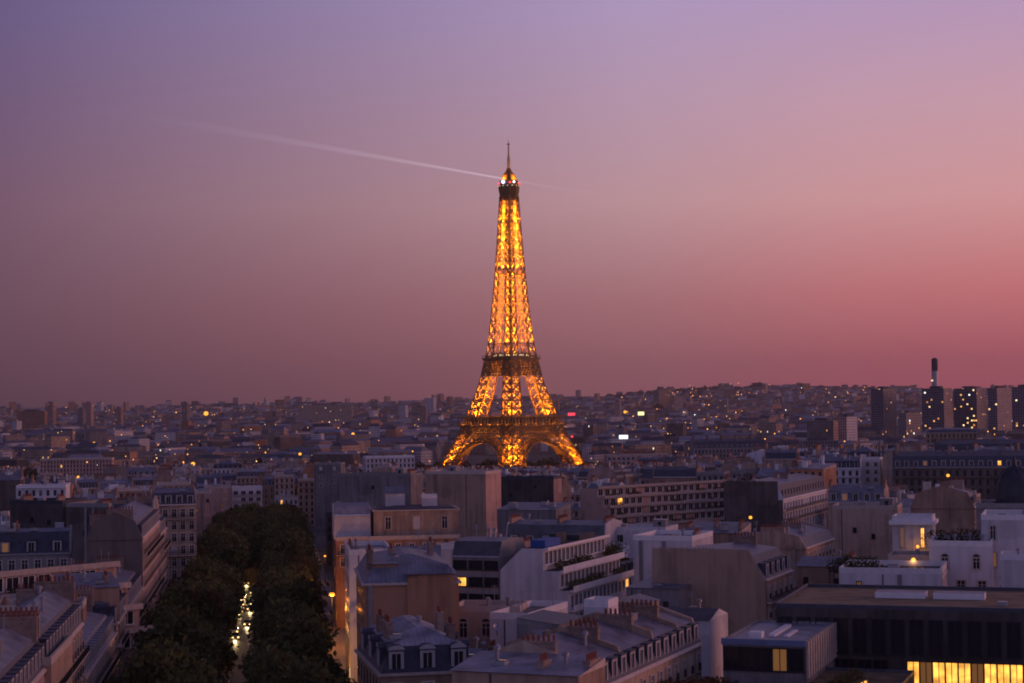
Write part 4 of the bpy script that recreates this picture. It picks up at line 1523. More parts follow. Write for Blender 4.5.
# --- white houses and dome at the right
o, h = H('white roof terrace wall with clipped dark hedge behind it', 839, 573, 292, 15.8, 14, -17, 'white', 'flat', topm='bitumen', win='R', bits=1)
q = at(862, 566, 297)
hedge('clipped dark hedge standing behind the white terrace wall', q.x - 1, q.y, q.z - 1.1, 7, 1.6, 2.3, R(-17), 11)
o, h = H('white stair tower with projecting flat cap and narrow orange lit slits', 892, 521, 318, 6.8, 7, -17, 'white', 'flat', topm='zinc_pale', faces={'F': dict(floors=1, n=2, ww=.6, wh=3.2, top=1.2, lit={(0, 0): 2, (0, 1): 1})})
m = MB(); m.box(-3.9, 3.9, -.6, 7.6, h - .6, h - .003); m.build('roof_cap', MAT['white_paint'], o)
o, h = H('white villa block with two storeys of windows and an arched one', 929, 546, 303, 10, 14, -17, 'white', 'flat', topm='bitumen', faces={'F': dict(floors=1, n=2, ww=1.1, wh=1.7, top=1.9, style='arch')})
put_windows(o, 'F', 10, 14, h, 1, n=3, ww=1.3, wh=1.9, top=5.6, lit={(0, 0): 2})
q = at(966, 541, 311)
hedge('rooftop shrubs massed above the white villa block', q.x, q.y, q.z - 1.2, 10, 4, 3.2, R(-17), 12)
q = at(862, 560, 312)
hedge('dark rooftop shrubs left of the white stair tower', q.x, q.y, q.z - 1.4, 6, 2.4, 2.2, R(-17), 13)
o, h = H('white wing with a bay and orange lit slit at the right edge', 981, 520, 306, 15, 14, -17, 'white', 'flat', topm='zinc_dark', faces={'F': dict(floors=2, n=4, ww=.9, wh=2.2, fl=4.4, lit={(1, 0): 2}, skip=((0, 1), (0, 2), (1, 1), (1, 2), (1, 3)))})
H('lower white blind wall stepping up to the right edge', 1000, 560, 286, 14, 6, -17, 'white', 'flat', topm='bitumen')
H('white connecting wing with an orange lit doorway behind the terrace hedge', 888, 560, 306, 8, 8, -17, 'cream', 'flat', topm='bitumen', faces={'F': dict(floors=1, n=3, ww=1.2, wh=2.0, top=.6, lit={(0, 2): 2})})
o, h = H('cream building with a shallow roof behind the stair tower', 832, 509, 430, 15, 12, -17, 'cream', 'flat', topm='zinc_dark', bits=3)
H('blue-grey mansard with a row of rosy dormers behind the cream block', 828, 503, 470, 14, 12, -17, 'cream', 'mansard', steepm='zinc', topm='zinc', steep=3, dorm=('F', 5, {1: 2}), chim=((-6.8, 5, 4, 2), (6.8, 5, 4, 2.5)))
H('white studio building with pale pitched roof behind the rooftop shrubs', 899, 506, 470, 12, 11, -17, 'white', 'gable', topm='zinc_pale', rise=1.6)
H('dark flat roofed block between studio and domed building', 935, 510, 440, 12, 14, -17, 'brown', 'shed', topm='zinc_pale', rise=1.6, bits=3)
o, h = H('pale corner building carrying a dark ribbed dome', 976, 508, 345, 15, 14, -17, 'grey', 'flat', topm='zinc_dark', faces={'F': dict(floors=1, n=4, ww=1, wh=1.8)})
m = MB()
R0 = 3.7
prof = [(R0 + .35, 0), (R0 + .35, .5), (R0, .501)] + [(R0 * math.cos(a) ** .8, .5 + 6.4 * math.sin(a)) for a in np.linspace(.05, 1.42, 12)] + [(.5, 7.2), (.35, 8.3), (.05, 9)]
m.lathe(prof, 20)
for k in range(10):
    a = k * PI / 5
    pts = [((R0 + .06) * math.cos(t) ** .8, .5 + 6.45 * math.sin(t)) for t in np.linspace(.05, 1.4, 9)]
    for (r0, z0), (r1, z1) in zip(pts, pts[1:]):
        m.bar((r0 * math.cos(a), r0 * math.sin(a), z0), (r1 * math.cos(a), r1 * math.sin(a), z1), .14)
dm = m.build('dome', MAT['copper_dome'], o)
dm.location = (-.6, 5.2, h + .6)

# --- mid distance right
H('blank grey slab beside the slim white house with small windows', 837, 461, 760, 7.8, 11, -17, 'brown', 'flat', topm='bitumen')
H('slim white house with small windows rising above dark roofs', 855, 460, 752, 10, 12, -17, 'white', 'flat', topm='zinc', faces={'F': dict(floors=5, n=3, ww=1.3, wh=1.5, lit={(0, 0): 2})}, gw='grey')
H('narrow grey house right of the slim white one', 880, 464, 770, 9, 12, -17, 'grey', 'mansard', steepm='slate', topm='zinc_dark', win='F')
H('long dark slate mansard with rows of pale dormers, near the right edge', 893, 468, 640, 56, 14, -14, 'brown', 'mansard', steepm='slate', topm='zinc_dark', steep=4, win='F', dorm=('F', 18, {3: 2, 11: 1}), chim=((-27, 6, 5, 3), (-9, 6, 5, 3), (9, 6, 5, 3)))
H('upper dark mansard with lit dormers above the long slate one', 935, 457, 720, 46, 14, -14, 'dark', 'mansard', steepm='slate', topm='zinc_dark', steep=5, win='F', dorm=('F', 15, {5: 1, 12: 2}), chim=((-22, 6, 5, 3), (0, 6, 5, 3)))
H('classical stone pavilion with cornice in front of the high-rise towers', 926, 433, 1150, 31, 16, -10, 'stone', 'hip', topm='zinc', steepm='zinc_dark', win='FRL', steep=2, rise=1)
H('long classical wing with balustrade below the high-rise towers', 918, 445, 1120, 74, 14, -8, 'brown', 'flat', topm='zinc_dark', win='FRL')
H('long rose block with a row of dark square windows right of the lattice tower', 607, 456, 1240, 42, 12, 6, 'pink', 'flat', topm='zinc', faces={'F': dict(floors=2, n=13, ww=1.9, wh=1.9, style='band')})
H('grey mansard range with crowded chimneys right of the rose block', 694, 449, 1260, 50, 14, 8, 'grey', 'mansard', steepm='slate', topm='zinc_dark', steep=5, win='F', dorm=('F', 14), chim=tuple((x, 6, 5, 3) for x in (-24, -14, -4, 6, 16, 24)))

# --- left side: houses along the avenue, fronts towards the trees
rows = [(168, 203, 46.2, 'pink', 'mansard'), (204, 241, 46.4, 'cream', 'mansard'), (243, 290, 39.0, 'stone', 'hip'), (292, 350, 40.2, 'cream', 'hip'), (352, 404, 49.2, 'pink', 'mansard'),
        (405, 430, 46.0, 'cream', 'mansard'),
        (474, 505, 33, 'stone', 'hip'), (507, 560, 29, 'grey', 'hip'), (562, 630, 27, 'cream', 'hip')]
ords = ['nearest rose house on the left of the avenue, white dormers in its slate roof', 'second mansard house up the left of the avenue, cream stone',
        'low buff house with hipped zinc roof on the left of the avenue', 'low cream house with hipped roof just before the tall rose one',
        'tall rose house with black balcony bands on the left of the avenue', 'narrow cream house beyond the tall rose one on the left of the avenue', 'low buff house hidden behind the round fronted cream corner house',
        'low grey house before the first tall blind wall on the left', 'low cream house at the foot of the first tall blind wall']
for (a, b, ez, wk, rf), lb in zip(rows, ords):
    D = 8.5 if a < 242 else 10.5 if 350 < a < 500 else 15
    p = at(512, 600, a)
    L = (b - a) / math.cos(R(7.4))
    x0, y0 = -25.2 - .13 * a, a
    rr = R(97.4)
    g = gz(x0, (a + b) / 2) - .6
    h = ez - g
    o = thing('apartment_building', (x0 + L / 2 * math.cos(rr), y0 + L / 2 * math.sin(rr), g), rr, lb, 'building', 'houses along the left of the avenue')
    reserve(o.location.x, o.location.y, L, D, rr)
    near = a < 500
    steep = 3.2 if rf != 'flat' else 0
    wall_mb(L, D, h, 0, '' if near else 'F', gable=rf == 'mansard', rise=1.65, steep=3.2, gm=1).build('wall', [WALLS[wk], WALLS[{352: 'brown', 168: 'grey', 204: 'grey', 405: 'stone', 456: 'stone'}.get(a, wk)]], o)
    if rf != 'mansard' and wk == 'white': pass
    rm = roof_mb(rf, L, D, h, 0 if near else int(L / 3), 1.65 if rf == 'mansard' else None, 1.3, 3.2).build('roof', [MAT['slate' if wk != 'stone' else 'zinc'], MAT['zinc'], MAT[PARAPET[wk]], MAT['glass_dark']], o)
    n = int(L / 2.9)
    if near:
        put_windows(o, 'F', L, D, h, 4 if a > 240 else 3, n=n, style='rail', wh=2.1, balc=(0, 3) if a > 350 else (0,))
        if rf in ('mansard', 'hip'):
            for k in range(n):
                link('dormer', dormer_mesh('slate' if wk != 'stone' else 'zinc'), rm, (-L / 2 + L * (k + .5) / n, .35, h + .7), 0)
    for sx in (-1, 1):
        link('chimney', chimney_mesh(5, 2.5), o, (sx * (L / 2 - .5), D * .4, h + steep - .2), 0)
        link('chimney', chimney_mesh(3, 2.0), o, (sx * (L / 2 - .5), D * .8, h + steep - .6), 0)
    rooftop_bits(o, L, D - 2, h + (steep + .9 if steep else .06), int(a), 3)

p_ = at(185, 497, 470)
o, h = H('cream corner house with curved slate roof facing down the avenue, left side', 152, 506, 468, 11, 13, 14, 'cream', 'mansard', steepm='slate', topm='zinc', steep=3.2, rise=1.0,
         faces={'F': dict(floors=6, n=5, style='rail', wh=2.0, balc=(0, 3)), 'R': dict(floors=5, n=4, style='rail', wh=2.0)}, dorm=('F', 4), chim=((-5, 6, 4, 2), (5, 6, 4, 2)))
H('first tall rose blind wall on the left of the avenue, flat topped', 183, 494, 640, 9.6, 14, 9, 'pink', 'flat', topm='zinc', win='R', bits=2)
H('second tall rose blind wall further up, beside bluish balconied flats', 204, 488.5, 800, 11.5, 14, 9, 'pink', 'flat', topm='zinc', win='R', bits=2)
H('grey house with dark mansard behind the two rose blind walls', 196, 484, 880, 12, 12, 9, 'grey', 'mansard', steepm='slate', topm='zinc', win='F', chim=((-5, 5, 4, 2), (5, 5, 4, 2)))
stepped('pale terraced flats with long rose bands and potted shrubs at the left edge', -12, 578, 298, 25, 48, 'pink', 4, 3.2, 3.4, seed=9, mull=3, ww=2.2, wh=2.1)
H('blue-grey attic house with big sloping skylights at the left edge', -8, 556, 352, 14.5, 12, 12, 'grey', 'mansard', steepm='slate', topm='zinc', steep=4.2, inset=2.6, rise=.5, dorm=('F', 3, {0: 2}), faces={'F': dict(floors=2, n=6)}, bits=3, chim=((-3, 7, 4, 1.5),))
H('dark blind end wall far left, tallest of a stepped pair', 10, 504, 430, 14, 10, -18, 'dark', 'flat', topm='zinc_dark', chim=((-5, 4, 4, 2), (4, 4, 3, 2)))
H('brown blind end wall just right of the dark far left one', 66, 507, 420, 11, 14, -18, 'brown', 'flat', topm='bitumen', chim=((2, 5, 5, 1.5), (5, 9, 3, 2)))
H('steep dark roofed house between brown end wall and avenue front', 112, 528, 400, 8.5, 14, 5, 'grey', 'mansard', steepm='slate', topm='slate', steep=5, rise=1.2, inset=1.6)
H('tan parapet house with red chimney pots left of the low zinc roofs', -8, 612, 270, 13, 9, 10, 'tan', 'flat', topm='bitumen', chim=((-5, 3, 3, 1.5), (0, 3, 4, 1.5), (5, 5, 4, 1.5)), bits=3)
H('low zinc terraces below the long rose bands', 62, 590, 292, 9, 12, 20, 'stone', 'shed', topm='zinc', rise=1.5, chim=((-3, 5, 3, 2), (3, 5, 3, 2)), bits=4)
H('grey house under a leafy roof terrace in the bottom left corner', -30, 668, 200, 8.6, 20, 7, 'stone', 'flat', topm='bitumen', bits=2)
q = at(14, 644, 222)
hedge('bushy dark roof garden in the bottom left corner', q.x - .5, q.y, q.z - 2.0, 9, 5, 3.6, R(80), 15)

# --- end of the avenue and beyond
H('orange-lit stone apartment house closing the view over the avenue trees', 263, 486, 955, 21, 14, 18, 'tan', 'mansard', steepm='zinc_dark', topm='zinc', steep=3.5, win='R', faces={'F': dict(floors=4, n=7, wh=2.1, style='rail')}, dorm=('F', 6), chim=((-10, 6, 5, 3), (10, 6, 5, 3)))  # orange light on the front put into the tan wall colour
H('lower tan house right of the orange-lit one at the end of the avenue', 304, 501, 925, 15, 12, 18, 'tan', 'mansard', steepm='zinc', topm='zinc_dark', win='F', dorm=('F', 4), chim=((-7, 5, 4, 2), (0, 5, 4, 2), (7, 5, 4, 2)))
H('bluish flats with white balconies left of the orange-lit house', 232, 489, 860, 14, 14, 10, 'white', 'flat', topm='zinc', faces={'F': dict(floors=4, n=4, ww=2, wh=1.7, style='band', balc=(0, 1, 2, 3))})
H('plain grey block with four little windows behind the wide blind wall', 314, 465, 880, 13, 12, -4, 'grey', 'flat', topm='zinc', faces={'F': dict(floors=3, n=2, ww=1.1, wh=1.5, fl=4)}, chim=((0, 4, 3, 2),))
H('white roofed cluster of penthouses left of the lattice tower', 366, 458, 1120, 30, 14, 12, 'white', 'flat', topm='zinc', win='FRL', bits=6)
H('long low white building with a squat end tower on the left', 16, 488, 640, 17, 9, 4, 'white', 'flat', topm='zinc_pale', win='F', bits=2)
H('long pale mid-rise with rows of windows on the far left', 40, 460, 1400, 54, 12, 4, 'pink', 'flat', topm='zinc', win='FRL')

# --- small things on the near roofs
def dish(label, px, py, Y, r):
    q = at(px, py, Y)
    o = thing('satellite_dish', (q.x, q.y, q.z - 1.2), R(20), label, 'satellite dish', 'satellite dishes on the roofs')
    m = MB()
    pr = [(r * t, .3 * r * t * t) for t in (.05, .3, .6, .85, 1)]
    m.lathe(pr, 14, 0, cap=False)
    m.lathe([(a, b - .03) for a, b in pr], 14, 0, cap=False)
    b = m.build('reflector', MAT['steel_grey'], o); b.location = (0, 0, 1.2); b.rotation_euler = (R(62), 0, 0)
    m = MB(); m.bar((0, 0, 0), (0, .1, 1.2), .08); m.bar((0, .1, 1.2), (0, -r * .7, 1.35), .04); m.box(-.07, .07, -r * .7 - .1, -r * .7 + .05, 1.28, 1.44)
    m.build('mast', MAT['iron_rail'], o)


dish('round white satellite dish on the low building with arched windows', 497, 627, 255, .55)
dish('large satellite dish beside the low white annexe', 561, 632, 240, .75)
dish('small satellite dish on the mansard pavilion roof', 436, 634, 214, .45)
q = at(628, 634, 214)
o = thing('pole_rack', (q.x, q.y, q.z - 1.0), R(-22), 'rack of orange scaffold poles lying on the broad zinc roof', 'scaffold rack')
simple('orange_pole', (.55, .20, .09), .7, 0, .15, 2)
m = MB()
for k in range(5):
    m.bar((-1.9 + k * .8, 0, .1), (-1.1 + k * .8, .6, 1.9), .09)
m.build('pole', MAT['orange_pole'], o)
m = MB(); m.bar((-2, .05, .25), (2, .05, .25), .09); m.bar((-1.3, .55, 1.6), (2.4, .55, 1.6), .09); m.bar((-2, .9, 0), (-1.2, .6, 1.7), .08); m.bar((2, .9, 0), (2.4, .6, 1.7), .08)
m.build('frame', MAT['orange_pole'], o)

# ------------------------------------------------------------------ far towers
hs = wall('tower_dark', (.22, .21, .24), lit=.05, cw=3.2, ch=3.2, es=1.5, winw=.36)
hp = wall('tower_sunlit', (.42, .34, .32), lit=.012, cw=2.0, ch=2.9, es=1.6, winw=.25)  # paler tone of the sunset-facing flanks put into the wall colour
WALLS['tower_dark'], WALLS['tower_sunlit'] = hs, hp


def highrise(label, px0, px1, py, Y, d, rot, mats=('tower_dark',), group=None, split=.55, name='tower_block'):
    a, b = at(px0, py, Y), at(px1, py, Y)
    rr = R(rot)
    cx = (a.x + b.x) / 2
    W = b.x - a.x
    if len(mats) == 2:
        phi = math.atan2(cx, Y)
        rr = R(-42)
        e_ = abs(rr) - phi
        w, d = split * W / math.cos(e_), max(8, (1 - split) * W / math.sin(e_))
    else:
        w = W / math.cos(rr)
    g = gz(cx, Y) - 1
    h = a.z - g
    if len(mats) == 2:      # the corner towards the viewer stands at the split
        px_ = a.x + W * split
        ox, oy = px_ - w / 2 * math.cos(rr), Y - w / 2 * math.sin(rr)
    else:
        ox, oy = cx, Y
    o = thing(name, (ox, oy, g), rr, label, 'tower block', group)
    m = MB()
    c4 = [(-w / 2, 0), (w / 2, 0), (w / 2, d), (-w / 2, d)]
    for k in range(4):
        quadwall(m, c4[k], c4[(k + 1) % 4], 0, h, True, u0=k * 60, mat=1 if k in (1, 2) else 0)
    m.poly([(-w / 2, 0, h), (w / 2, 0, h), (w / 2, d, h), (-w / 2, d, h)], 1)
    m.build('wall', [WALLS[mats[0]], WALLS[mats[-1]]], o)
    m = MB(); m.box(-w * .25, w * .2, d * .3, d * .7, h, h + 3); m.build('plant_room', MAT['bitumen'], o)
    return o


highrise('high-rise with dark lit left half and plain grey right half, left of the others', 871, 896, 389, 2500, 26, -8, ('tower_dark', 'tower_sunlit'), split=.48)
highrise('dark high-rise under the tall chimney, rosy right flank', 922, 952, 388.5, 2480, 30, -8, ('tower_dark', 'tower_sunlit'), split=.72)
highrise('high-rise with a lit stair strip just right of the chimney', 954, 986, 388.5, 2520, 30, -8, ('tower_dark', 'tower_sunlit'), split=.7)
highrise('broad pale high-rise with grid front, red lamp on top', 988, 1011, 388, 2440, 26, -8, ('tower_dark', 'tower_sunlit'), split=.38)
highrise('dark high-rise cut by the right edge of the picture', 1013, 1040, 387, 2560, 26, -8)
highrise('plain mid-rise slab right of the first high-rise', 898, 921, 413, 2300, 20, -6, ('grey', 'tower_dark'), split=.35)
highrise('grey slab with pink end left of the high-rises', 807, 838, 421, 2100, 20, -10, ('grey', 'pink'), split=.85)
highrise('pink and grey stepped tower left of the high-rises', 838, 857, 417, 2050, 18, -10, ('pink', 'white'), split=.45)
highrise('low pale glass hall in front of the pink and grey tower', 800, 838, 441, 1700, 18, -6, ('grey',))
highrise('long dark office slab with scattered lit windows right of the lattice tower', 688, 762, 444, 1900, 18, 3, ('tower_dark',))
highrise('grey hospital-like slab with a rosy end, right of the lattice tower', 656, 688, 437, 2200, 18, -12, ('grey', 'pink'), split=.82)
highrise('twin-peaked hotel slab on the hill skyline', 653, 672, 389.5, 6200, 25, 0, ('grey', 'brown'), split=.3)
highrise('slender pink tower on the plain right of the lattice tower', 614, 620, 402, 4300, 16, -10, ('pink',))
highrise('white-pink tower on the left skyline, nearest the edge', 45, 53, 403.5, 4600, 20, -10, ('pink',))
highrise('wide red-brown slab on the left skyline', 16, 45, 411.5, 4300, 18, -6, ('tan',))
highrise('taller of the twin towers on the left skyline', 83, 91, 403, 4700, 18, -10, ('pink',))
highrise('shorter of the twin towers on the left skyline', 77, 83, 409, 4650, 18, -10, ('grey',))
highrise('single square tower between twin towers and the bright orange lamp', 114, 121, 408, 4600, 18, -10, ('pink',))
highrise('brownish tower just left of the bright orange lamp', 182, 187, 403, 4700, 16, -10, ('grey',))
highrise('bulky block under the bright orange lamp', 216, 230, 421, 3400, 18, -10, ('pink', 'grey'), split=.4)
highrise('long beige slab on the skyline left of the lattice tower', 298, 352, 405, 4600, 16, 2, ('cream',))
highrise('pale block on the skyline just left of the lattice tower', 414, 426, 407, 4400, 16, -5, ('cream',))
highrise('white cube block in the plain left of the lattice tower', 311, 321, 434, 2500, 14, -12, ('white',))
highrise('pale pair of linked blocks far right on the hill', 793, 799, 393, 6000, 16, -8, ('pink',), 'pale hill towers on the right')
highrise('pale hill tower, middle of the three left of the high-rises', 806, 812, 393, 6000, 16, -8, ('pink',), 'pale hill towers on the right')
highrise('pale hill tower closest to the high-rises', 817, 822, 392, 6000, 16, -8, ('pink',), 'pale hill towers on the right')

a = at(934.5, 359, 2700)
g = gz(a.x, 2700)
o = thing('chimney_stack', (a.x, 2700, g), 0, 'tall slim industrial chimney with dark top rising over the high-rises', 'chimney')
m = MB(); hh = a.z - g
m.lathe([(6.2, 0), (4.6, hh * .86)], 16, cap=False); m.build('shaft', MAT['steel_grey'], o)
m = MB(); m.lathe([(4.62, hh * .86), (4.5, hh)], 16, 0); m.lathe([(3.2, hh), (3.2, hh + 1.5)], 12, 0); m.build('chimney_top', MAT['bitumen'], o)
m = MB(); m.lathe([(.4, 0), (1.5, .6), (1.5, 1.6), (.4, 2.2)], 8); q = m.build('lamp', MAT['lamp_cool'], o); q.location = (-4.6, -2.4, hh * .74)

# ------------------------------------------------------------------ city fabric: blocks with party walls, streets and courts
r = random.Random(11)
cands = []
BW, BD = 58, 50
for rot, test in ((R(-22), lambda px: px >= 345), (R(7.4), lambda px: px < 345)):
    c, s = math.cos(rot), math.sin(rot)
    for bi in range(-30, 30):
        for bj in range(-4, 46):
            u0 = bi * (BW + 11) + (bj % 3) * 17
            v0 = bj * (BD + 11)
            turn = r.random() < .45
            jit = R(r.choice((0, 0, 0, 4, -5, 9)))
            cu, cv = u0 + BW / 2, v0 + BD / 2
            A_, B_ = (BD, BW) if turn else (BW, BD)
            for row in (0, 1):
                d = r.uniform(11, 15)
                base = r.uniform(-1.8, 1.8)
                t = -A_ / 2
                while t < A_ / 2 - 8:
                    w = min(r.uniform(9, 19), A_ / 2 - t)
                    lu, lv = t + w / 2, (-B_ / 2 if row == 0 else B_ / 2 - d)
                    t += w + (.03 if r.random() < .8 else r.uniform(2, 5))
                    th = (PI / 2 if turn else 0) + jit
                    du, dv = lu * math.cos(th) - lv * math.sin(th), lu * math.sin(th) + lv * math.cos(th)
                    u, v = cu + du, cv + dv
                    x, y = u * c - v * s, u * s + v * c
                    if y < 395 or y > 1750: continue
                    px = 512 + F * x / y
                    if px < -40 or px > 1064 or not test(px): continue
                    cands.append((y, x, w, d, rot + th, base))
            if r.random() < .7:      # a lower wing in the court
                w, d = r.uniform(8, 16), r.uniform(8, 12)
                x, y = (cu - w * .3) * c - cv * s, (cu - w * .3) * s + cv * c
                if 395 < y < 1750 and -40 < 512 + F * x / y < 1064 and test(512 + F * x / y):
                    cands.append((y, x, w, d, rot, -9))
# what must stay in sight behind the fabric: (px0, px1, lowest row seen, depth)
KEEP = [(338, 500, 540, 590), (497, 562, 512, 620), (590, 745, 545, 705), (726, 838, 530, 560), (834, 882, 500, 740), (888, 1064, 484, 630), (226, 338, 524, 900), (146, 232, 552, 790), (604, 662, 464, 1200),
        (690, 748, 461, 1200), (914, 1064, 449, 1100), (425, 600, 466, 1783), (364, 418, 472, 1080), (10, 118, 497, 630), (36, 114, 470, 1360), (798, 860, 448, 1680), (560, 600, 480, 900)]
cands.sort()
far = MB()
n_ind = 0
used = FOOT + BLOCKED
chosen = []
CH = {}
for y, x, w, d, rot, base in cands:
    q = quad(x, y, w - .5, d - .5, rot)
    if any(inside(q, P) for P in used): continue
    px = 512 + F * x / y
    h = r.gauss(22.0, 2.6) + base
    if r.random() < .07: h += 6
    if r.random() < .12: h -= 7
    g = gz(x, y)
    if y > 1150: h = min(h, 19)
    if abs(px - 512) < 110 and y > 800:   # keep roofs under the tower's feet
        h = min(h, 75 - 66 / F * y - g - 5)
        if h < 7: continue
    # roofs in the foreground must stay below the houses one can tell apart behind them
    h = max(7, min(h, 75 - (470 - 399) / F * y - g + 4 if y > 700 else h))
    for a_, b_, pb, KY in KEEP:
        hw_ = (w + d) / 2 / y * F * .6
        if y < KY and px + hw_ > a_ and px - hw_ < b_:
            h = min(h, 75 - (pb - 399) / F * y - g - 5.2)
    if h < 7: continue
    sp = random_spec(r, w, d, h, y < 900)
    if y < 1250 and n_ind < 225:
        chosen.append((x, y, g, w, d, h, rot, sp, px))
        n_ind += 1
    else:
        wb, rb, bs = spec_parts(r, sp, w, d, h)
        k = WK.index(sp['wk'])
        remap(wb, {0: k, 1: k})
        remap(rb, {0: SI[sp['st']], 1: SI[sp['tp']], 2: TR, 3: GL, 4: WK.index('white')})
        uo = r.randrange(400) * 2.5
        far.add(wb, x, y, g - 1, rot, uo)
        far.add(rb, x, y, g - 1, rot)
        for (cx, cy, L, hh) in sp['ch']:
            cm = MB(); cm.box(cx - .4, cx + .4, cy - L / 2, cy + L / 2, bs - 2, bs + hh, CB); cm.box(cx - .25, cx + .25, cy - L / 2 + .2, cy + L / 2 - .2, bs + hh + .001, bs + hh + .7, TC)
            far.add(cm, x, y, g - 1, rot)
print('FABRIC', len(cands), n_ind, len(far.f))

# labels for the fabric: colour, roof, and what they stand below or beside
MARKS = [(0, 'near the left edge'), (60, 'left of the avenue'), (130, 'behind the avenue houses'), (200, 'left beyond the avenue trees'), (285, 'straight beyond the avenue'), (360, 'behind the corner building'),
         (430, 'left below the lattice tower'), (512, 'straight below the lattice tower'), (590, 'right below the lattice tower'), (660, 'above the beige gable'), (745, 'above the brown gable'),
         (840, 'around the slim white house'), (905, 'below the tall chimney'), (975, 'below the high-rises'), (1040, 'at the right edge')]
RN = {'mansard': 'mansard roof', 'hip': 'hipped roof', 'flat': 'flat roof', 'shed': 'single-slope roof', 'gable': 'pitched roof'}
TN = {'zinc': 'grey zinc', 'zinc_pale': 'pale zinc', 'zinc_dark': 'dark zinc', 'slate': 'slate', 'gravel_roof': 'gravelled', 'bitumen': 'black felted'}
buckets = {}
for c in chosen:
    sp, px = c[7], c[8]
    mk = min(MARKS, key=lambda t: abs(t[0] - px))[1]
    size = 'wide' if c[3] > 22 else 'narrow' if c[3] < 17 else ''
    core = ' '.join(x for x in (size, WN[sp['wk']], 'house with', TN[sp['tp']], RN[sp['kind']]) if x)
    buckets.setdefault((core, mk), []).append(c)
ORD = ['nearest', 'second nearest', 'third nearest', 'fourth nearest', 'fifth nearest', 'sixth nearest']
LAB = {}
for (core, mk), L in buckets.items():
    L.sort(key=lambda c: c[1])
    for i, c in enumerate(L):
        pre = '' if len(L) == 1 else ORD[min(i, 5)] + ' '
        LAB[id(c)] = pre + core + ' ' + mk
for c in chosen:
    x, y, g, w, d, h, rot, sp, px = c
    wb, rb, bs = spec_parts(r, sp, w, d, h)
    o = thing('apartment_building', (x, y, g - 1), rot, LAB[id(c)], 'building', 'houses of the old quarter')
    wb.build('wall', [WALLS[sp['wk']], WALLS[sp['wk']]], o)
    rb.build('roof', [MAT[sp['st']], MAT[sp['tp']], MAT[PARAPET[sp['wk']]], MAT['glass_dark'], MAT['white_paint']], o)
    for (cx, cy, L, hh) in sp['ch']:
        link('chimney', chimney_mesh(L, hh + 1.5), o, (cx, cy, bs - 1.2), 0)

# the plain beyond: far too many roofs to count
r = random.Random(23)


def farbox(x, y, w, d, h, rot, wk, tp, rise):
    g = gz(x, y) - 2
    c, s = math.cos(rot), math.sin(rot)
    P = lambda a, b, z: (x + a * c - b * s, y + a * s + b * c, g + z)
    X = w / 2
    cs = [(-X, 0), (X, 0), (X, d), (-X, d)]
    u0 = r.randrange(2000) * 2.5
    for k in (0, 1, 3):
        p, q = cs[k], cs[(k + 1) % 4]
        L = max(2.5, round(math.hypot(p[0] - q[0], p[1] - q[1]) / 2.5) * 2.5)
        far.poly([P(*p, 0), P(*q, 0), P(*q, h), P(*p, h)], WK.index(wk), [(u0, 0), (u0 + L, 0), (u0 + L, h), (u0, h)] if r.random() < .85 else None)
    if rise:
        far.poly([P(-X, 0, h), P(X, 0, h), P(X * .9, d * .35, h + rise), P(-X * .9, d * .35, h + rise)], SI[tp])
        far.poly([P(-X * .9, d * .35, h + rise), P(X * .9, d * .35, h + rise), P(X, d, h), P(-X, d, h)], SI[tp])
        far.poly([P(X, 0, h), P(X, d, h), P(X * .9, d * .35, h + rise)], SI[tp])
        far.poly([P(-X, d, h), P(-X, 0, h), P(-X * .9, d * .35, h + rise)], SI[tp])
    else:
        far.poly([P(*q, h) for q in cs], SI[tp])


y = 1900.0
nfar = 0
while y < 9800:
    step = 30 + y * .0085
    for _ in range(int(.60 * y / (26 + y * .0055))):
        x = r.uniform(-.30, .30) * y
        yy = y + r.uniform(-step / 2, step / 2)
        if abs(x) < 95 and yy < 2500: continue
        w = r.uniform(14, 44) * (1 + y / 14000)
        h = max(8, r.gauss(21, 4))
        if r.random() < .05: h += r.uniform(6, 20); w *= .7
        if r.random() < .04 and y > 5000: h += r.uniform(15, 38); w = r.uniform(16, 40)
        if x / y > .12 and y > 5200: h *= .7
        farbox(x, yy, w, r.uniform(10, 18), h, r.choice((-22, 10, 35, -50, 60, 0)) * PI / 180 + r.gauss(0, .1), r.choices(WK, (25, 16, 22, 12, 5, 6, 14, 2))[0],
               r.choice(('zinc', 'zinc_dark', 'slate', 'zinc_pale', 'gravel_roof')), r.choice((0, 2.5, 3.5, 4.5)))
        nfar += 1
    y += step
fo = far.build('distant_houses', CITYMATS)
tag(fo, 'countless roofs and fronts of the city spreading to the horizon', 'houses', kind='stuff')
print('FAR', nfar, len(far.f))

# dark tree masses in the far city: parks, boulevards, wooded hill
wood = MB()
r = random.Random(5)
blob = [leaf_mb([(0, 0, 6, 6, .8), (5, 1, 5, 4.5, .8), (-5, -1, 5.5, 5, .8)], 170, 2.0, 90 + k, 1) for k in range(3)]


def woodrow(px0, px1, Y, n, s=1.0, dy=30):
    for _ in range(n):
        px = r.uniform(px0, px1)
        yy = Y + r.uniform(-dy, dy)
        x = (px - 512) / F * yy
        q = MB(); b = r.choice(blob)
        k = s * r.uniform(.8, 1.25)
        q.v = [(a * k, b_ * k, c * k) for a, b_, c in b.v]; q.f = b.f; q.uv = b.uv; q.m = b.m
        wood.add(q, x, yy, gz(x, yy) - 1, r.uniform(0, 6))


